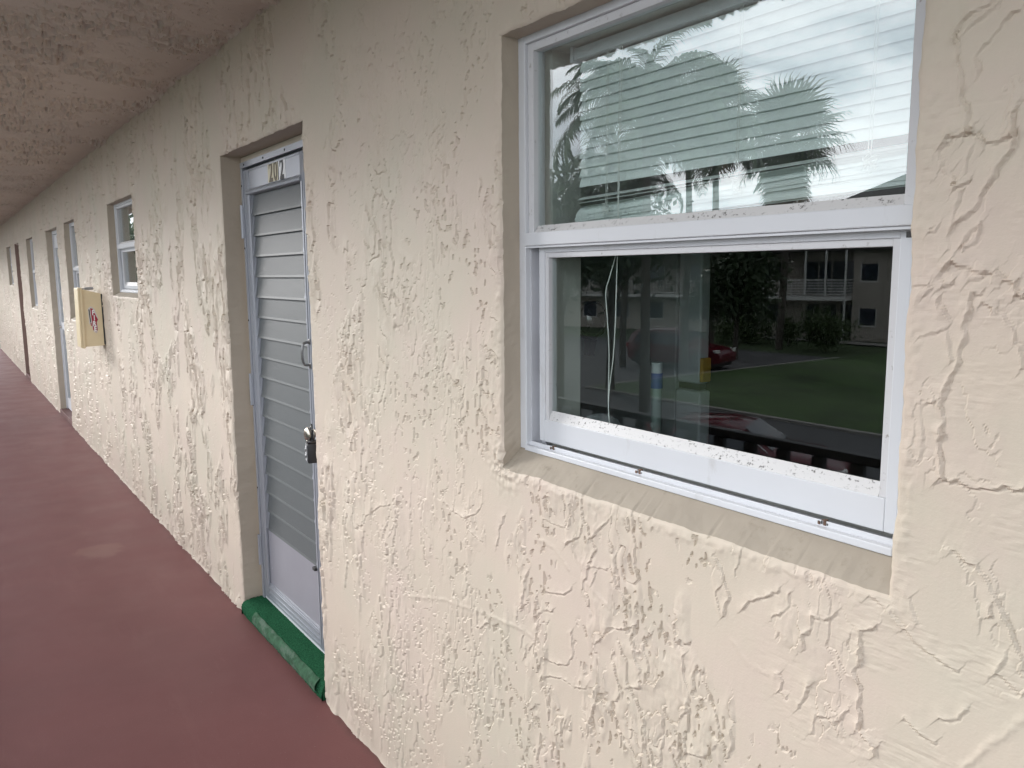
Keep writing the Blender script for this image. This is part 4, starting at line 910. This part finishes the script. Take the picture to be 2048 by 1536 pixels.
def frond_mesh(L_, arch, seed, nl=38, ll=.55):
    r_ = random.Random(seed); mb = MB(); pts = []; p = Vector((0,0,0)); a = math.radians(62); n = 16
    for i in range(n+1):
        pts.append(p.copy()); p = p+Vector((math.cos(a), 0, math.sin(a)))*(L_/n); a -= arch/n*(.5+1.1*i/n)
    mb.tube(pts, [.022*(1-.85*i/n) for i in range(n+1)], 5)
    for j in range(nl):
        u = .18+.81*j/(nl-1); i = min(int(u*n), n-1); f_ = u*n-i; c = pts[i].lerp(pts[i+1], f_); t_ = (pts[i+1]-pts[i]).normalized()
        ln = ll*math.sin(math.pi*min(1, u*.75+.2))**.7*(1-.35*u)*r_.uniform(.85, 1.1)
        for sg in (-1, 1):
            d = (t_*.75+Vector((0, sg*.8, 0))+Vector((0, 0, r_.uniform(.05, .35)))).normalized(); m1 = c+d*ln*.45; m2 = c+d*ln*.8+Vector((0, 0, -ln*.28)); m3 = m2+Vector((0, sg*.02, -ln*.38))
            w_ = Vector((0, 0, 1)).cross(d).normalized()*.017 if abs(d.z) < .95 else Vector((.017, 0, 0))
            mb.add([c-w_*.5, c+w_*.5, m1+w_, m1-w_, m2+w_*.8, m2-w_*.8, m3], [(0,1,2,3), (3,2,4,5), (5,4,6)])
    return mb
def fan_mesh(seed, R=.85, pet=.75, nseg=26):
    r_ = random.Random(seed); mb = MB(); mb.tube([(0,0,0), (pet*.5, 0, .04), (pet, 0, 0)], [.018, .014, .010], 5); c = Vector((pet, 0, 0))
    for k in range(nseg):
        a = math.radians(-150+300*k/(nseg-1)); d = Vector((math.cos(a), math.sin(a), 0)); q = Vector((-d.y, d.x, 0)); ln = R*(.75+.25*math.cos(a*.6))*r_.uniform(.92, 1.05)
        m1 = c+d*ln*.5+Vector((0,0,.05*ln)); m2 = c+d*ln*.82+Vector((0,0,-.05*ln)); m3 = c+d*ln*.98+Vector((0,0,-.28*ln)); w1 = q*ln*.042; w2 = q*ln*.015
        mb.add([c, m1+w1, m1-w1, m2+w2, m2-w2, m3], [(0,2,1), (1,2,4,3), (3,4,5)])
    return mb
FR = {}
def palm(name, label, base, top, kind, n, scale, seed, group=None):
    t_ = thing(name, label, 'palm tree', base, group=group); r_ = random.Random(seed)
    b_, c = Vector(base), Vector(top); pts = [b_.lerp(c, i/12)+Vector((.06*math.sin(i*.6+seed), .06*math.cos(i*.5), 0)) for i in range(13)]
    rad = (.17 if kind == 'fan' else .13)
    MB().tube(pts, [rad*(1.25-.35*i/12)*(1+.06*(i % 2)) for i in range(13)], 10).obj('trunk', M_trunk, t_, True)
    for i in range(n):
        v = i % 3; key = (kind, v)
        if key not in FR:
            FR[key] = (fan_mesh(v+1) if kind == 'fan' else frond_mesh(2.3, math.radians((118, 150, 178)[v]), v+1)).obj('frond', M_leaf, None).data
            for o_ in [o_ for o_ in bpy.data.objects if o_.data == FR[key]]: bpy.data.objects.remove(o_)
        o = bpy.data.objects.new('frond', FR[key]); C.objects.link(o); o.parent = t_
        az = i*2.399963+r_.uniform(-.25, .25); f_ = i/(n-1); s = scale*r_.uniform(.88, 1.1)
        if kind == 'fan': el = math.radians(88-135*f_**.9+r_.uniform(-8, 8)); roll = r_.uniform(-.4, .4)
        else: el = math.radians(30-58*f_+r_.uniform(-10, 10)); roll = r_.uniform(-.3, .3)
        o.matrix_local = Matrix.Translation(pts[-1]-b_) @ Matrix.Rotation(az, 4, 'Z') @ Matrix.Rotation(-el, 4, 'Y') @ Matrix.Rotation(roll, 4, 'X') @ Matrix.Scale(s, 4)
    if kind == 'fan':
        for i in range(22):
            v = i % 3; me = FR[('fan', v)]; key = ('dead', v)
            if key not in FR: FR[key] = me.copy(); FR[key].materials[0] = M_skirt
            o = bpy.data.objects.new('dead_frond', FR[key]); C.objects.link(o); o.parent = t_
            o.matrix_local = Matrix.Translation(pts[-1]-b_-Vector((0,0,.25+.06*i))) @ Matrix.Rotation(i*2.4, 4, 'Z') @ Matrix.Rotation(math.radians(62+r_.uniform(-8, 12)), 4, 'Y') @ Matrix.Scale(scale*.85, 4)
    return t_
palm('feather_palm', 'nearest feathery palm with upright fronds at left edge of the upper pane reflection', (-17.6, -16.3, GZ), (-17.55, -16.2, 5.7), 'feather', 46, 1.6, 1)
palm('feather_palm', 'broad feathery palm with arching fronds in the middle of the upper pane reflection', (-23.6, -24.7, GZ), (-23.5, -24.6, 6.1), 'feather', 38, 1.8, 2)
palm('feather_palm', 'feathery palm between the nearest palm and the broad arching one in the reflection', (-27.3, -24.6, GZ), (-27.2, -24.5, 5.4), 'feather', 34, 1.6, 3)
palm('fan_palm', 'tall fan palm, the left and taller of the two in the window reflection', (-30.2, -34.1, GZ), (-30.15, -34.0, 10.3), 'fan', 40, 1.85, 4)
palm('fan_palm', 'tall fan palm with a hanging skirt of dead fronds, right one of the reflected pair', (-27.8, -37.1, GZ), (-27.8, -37.05, 8.7), 'fan', 44, 2.2, 5)
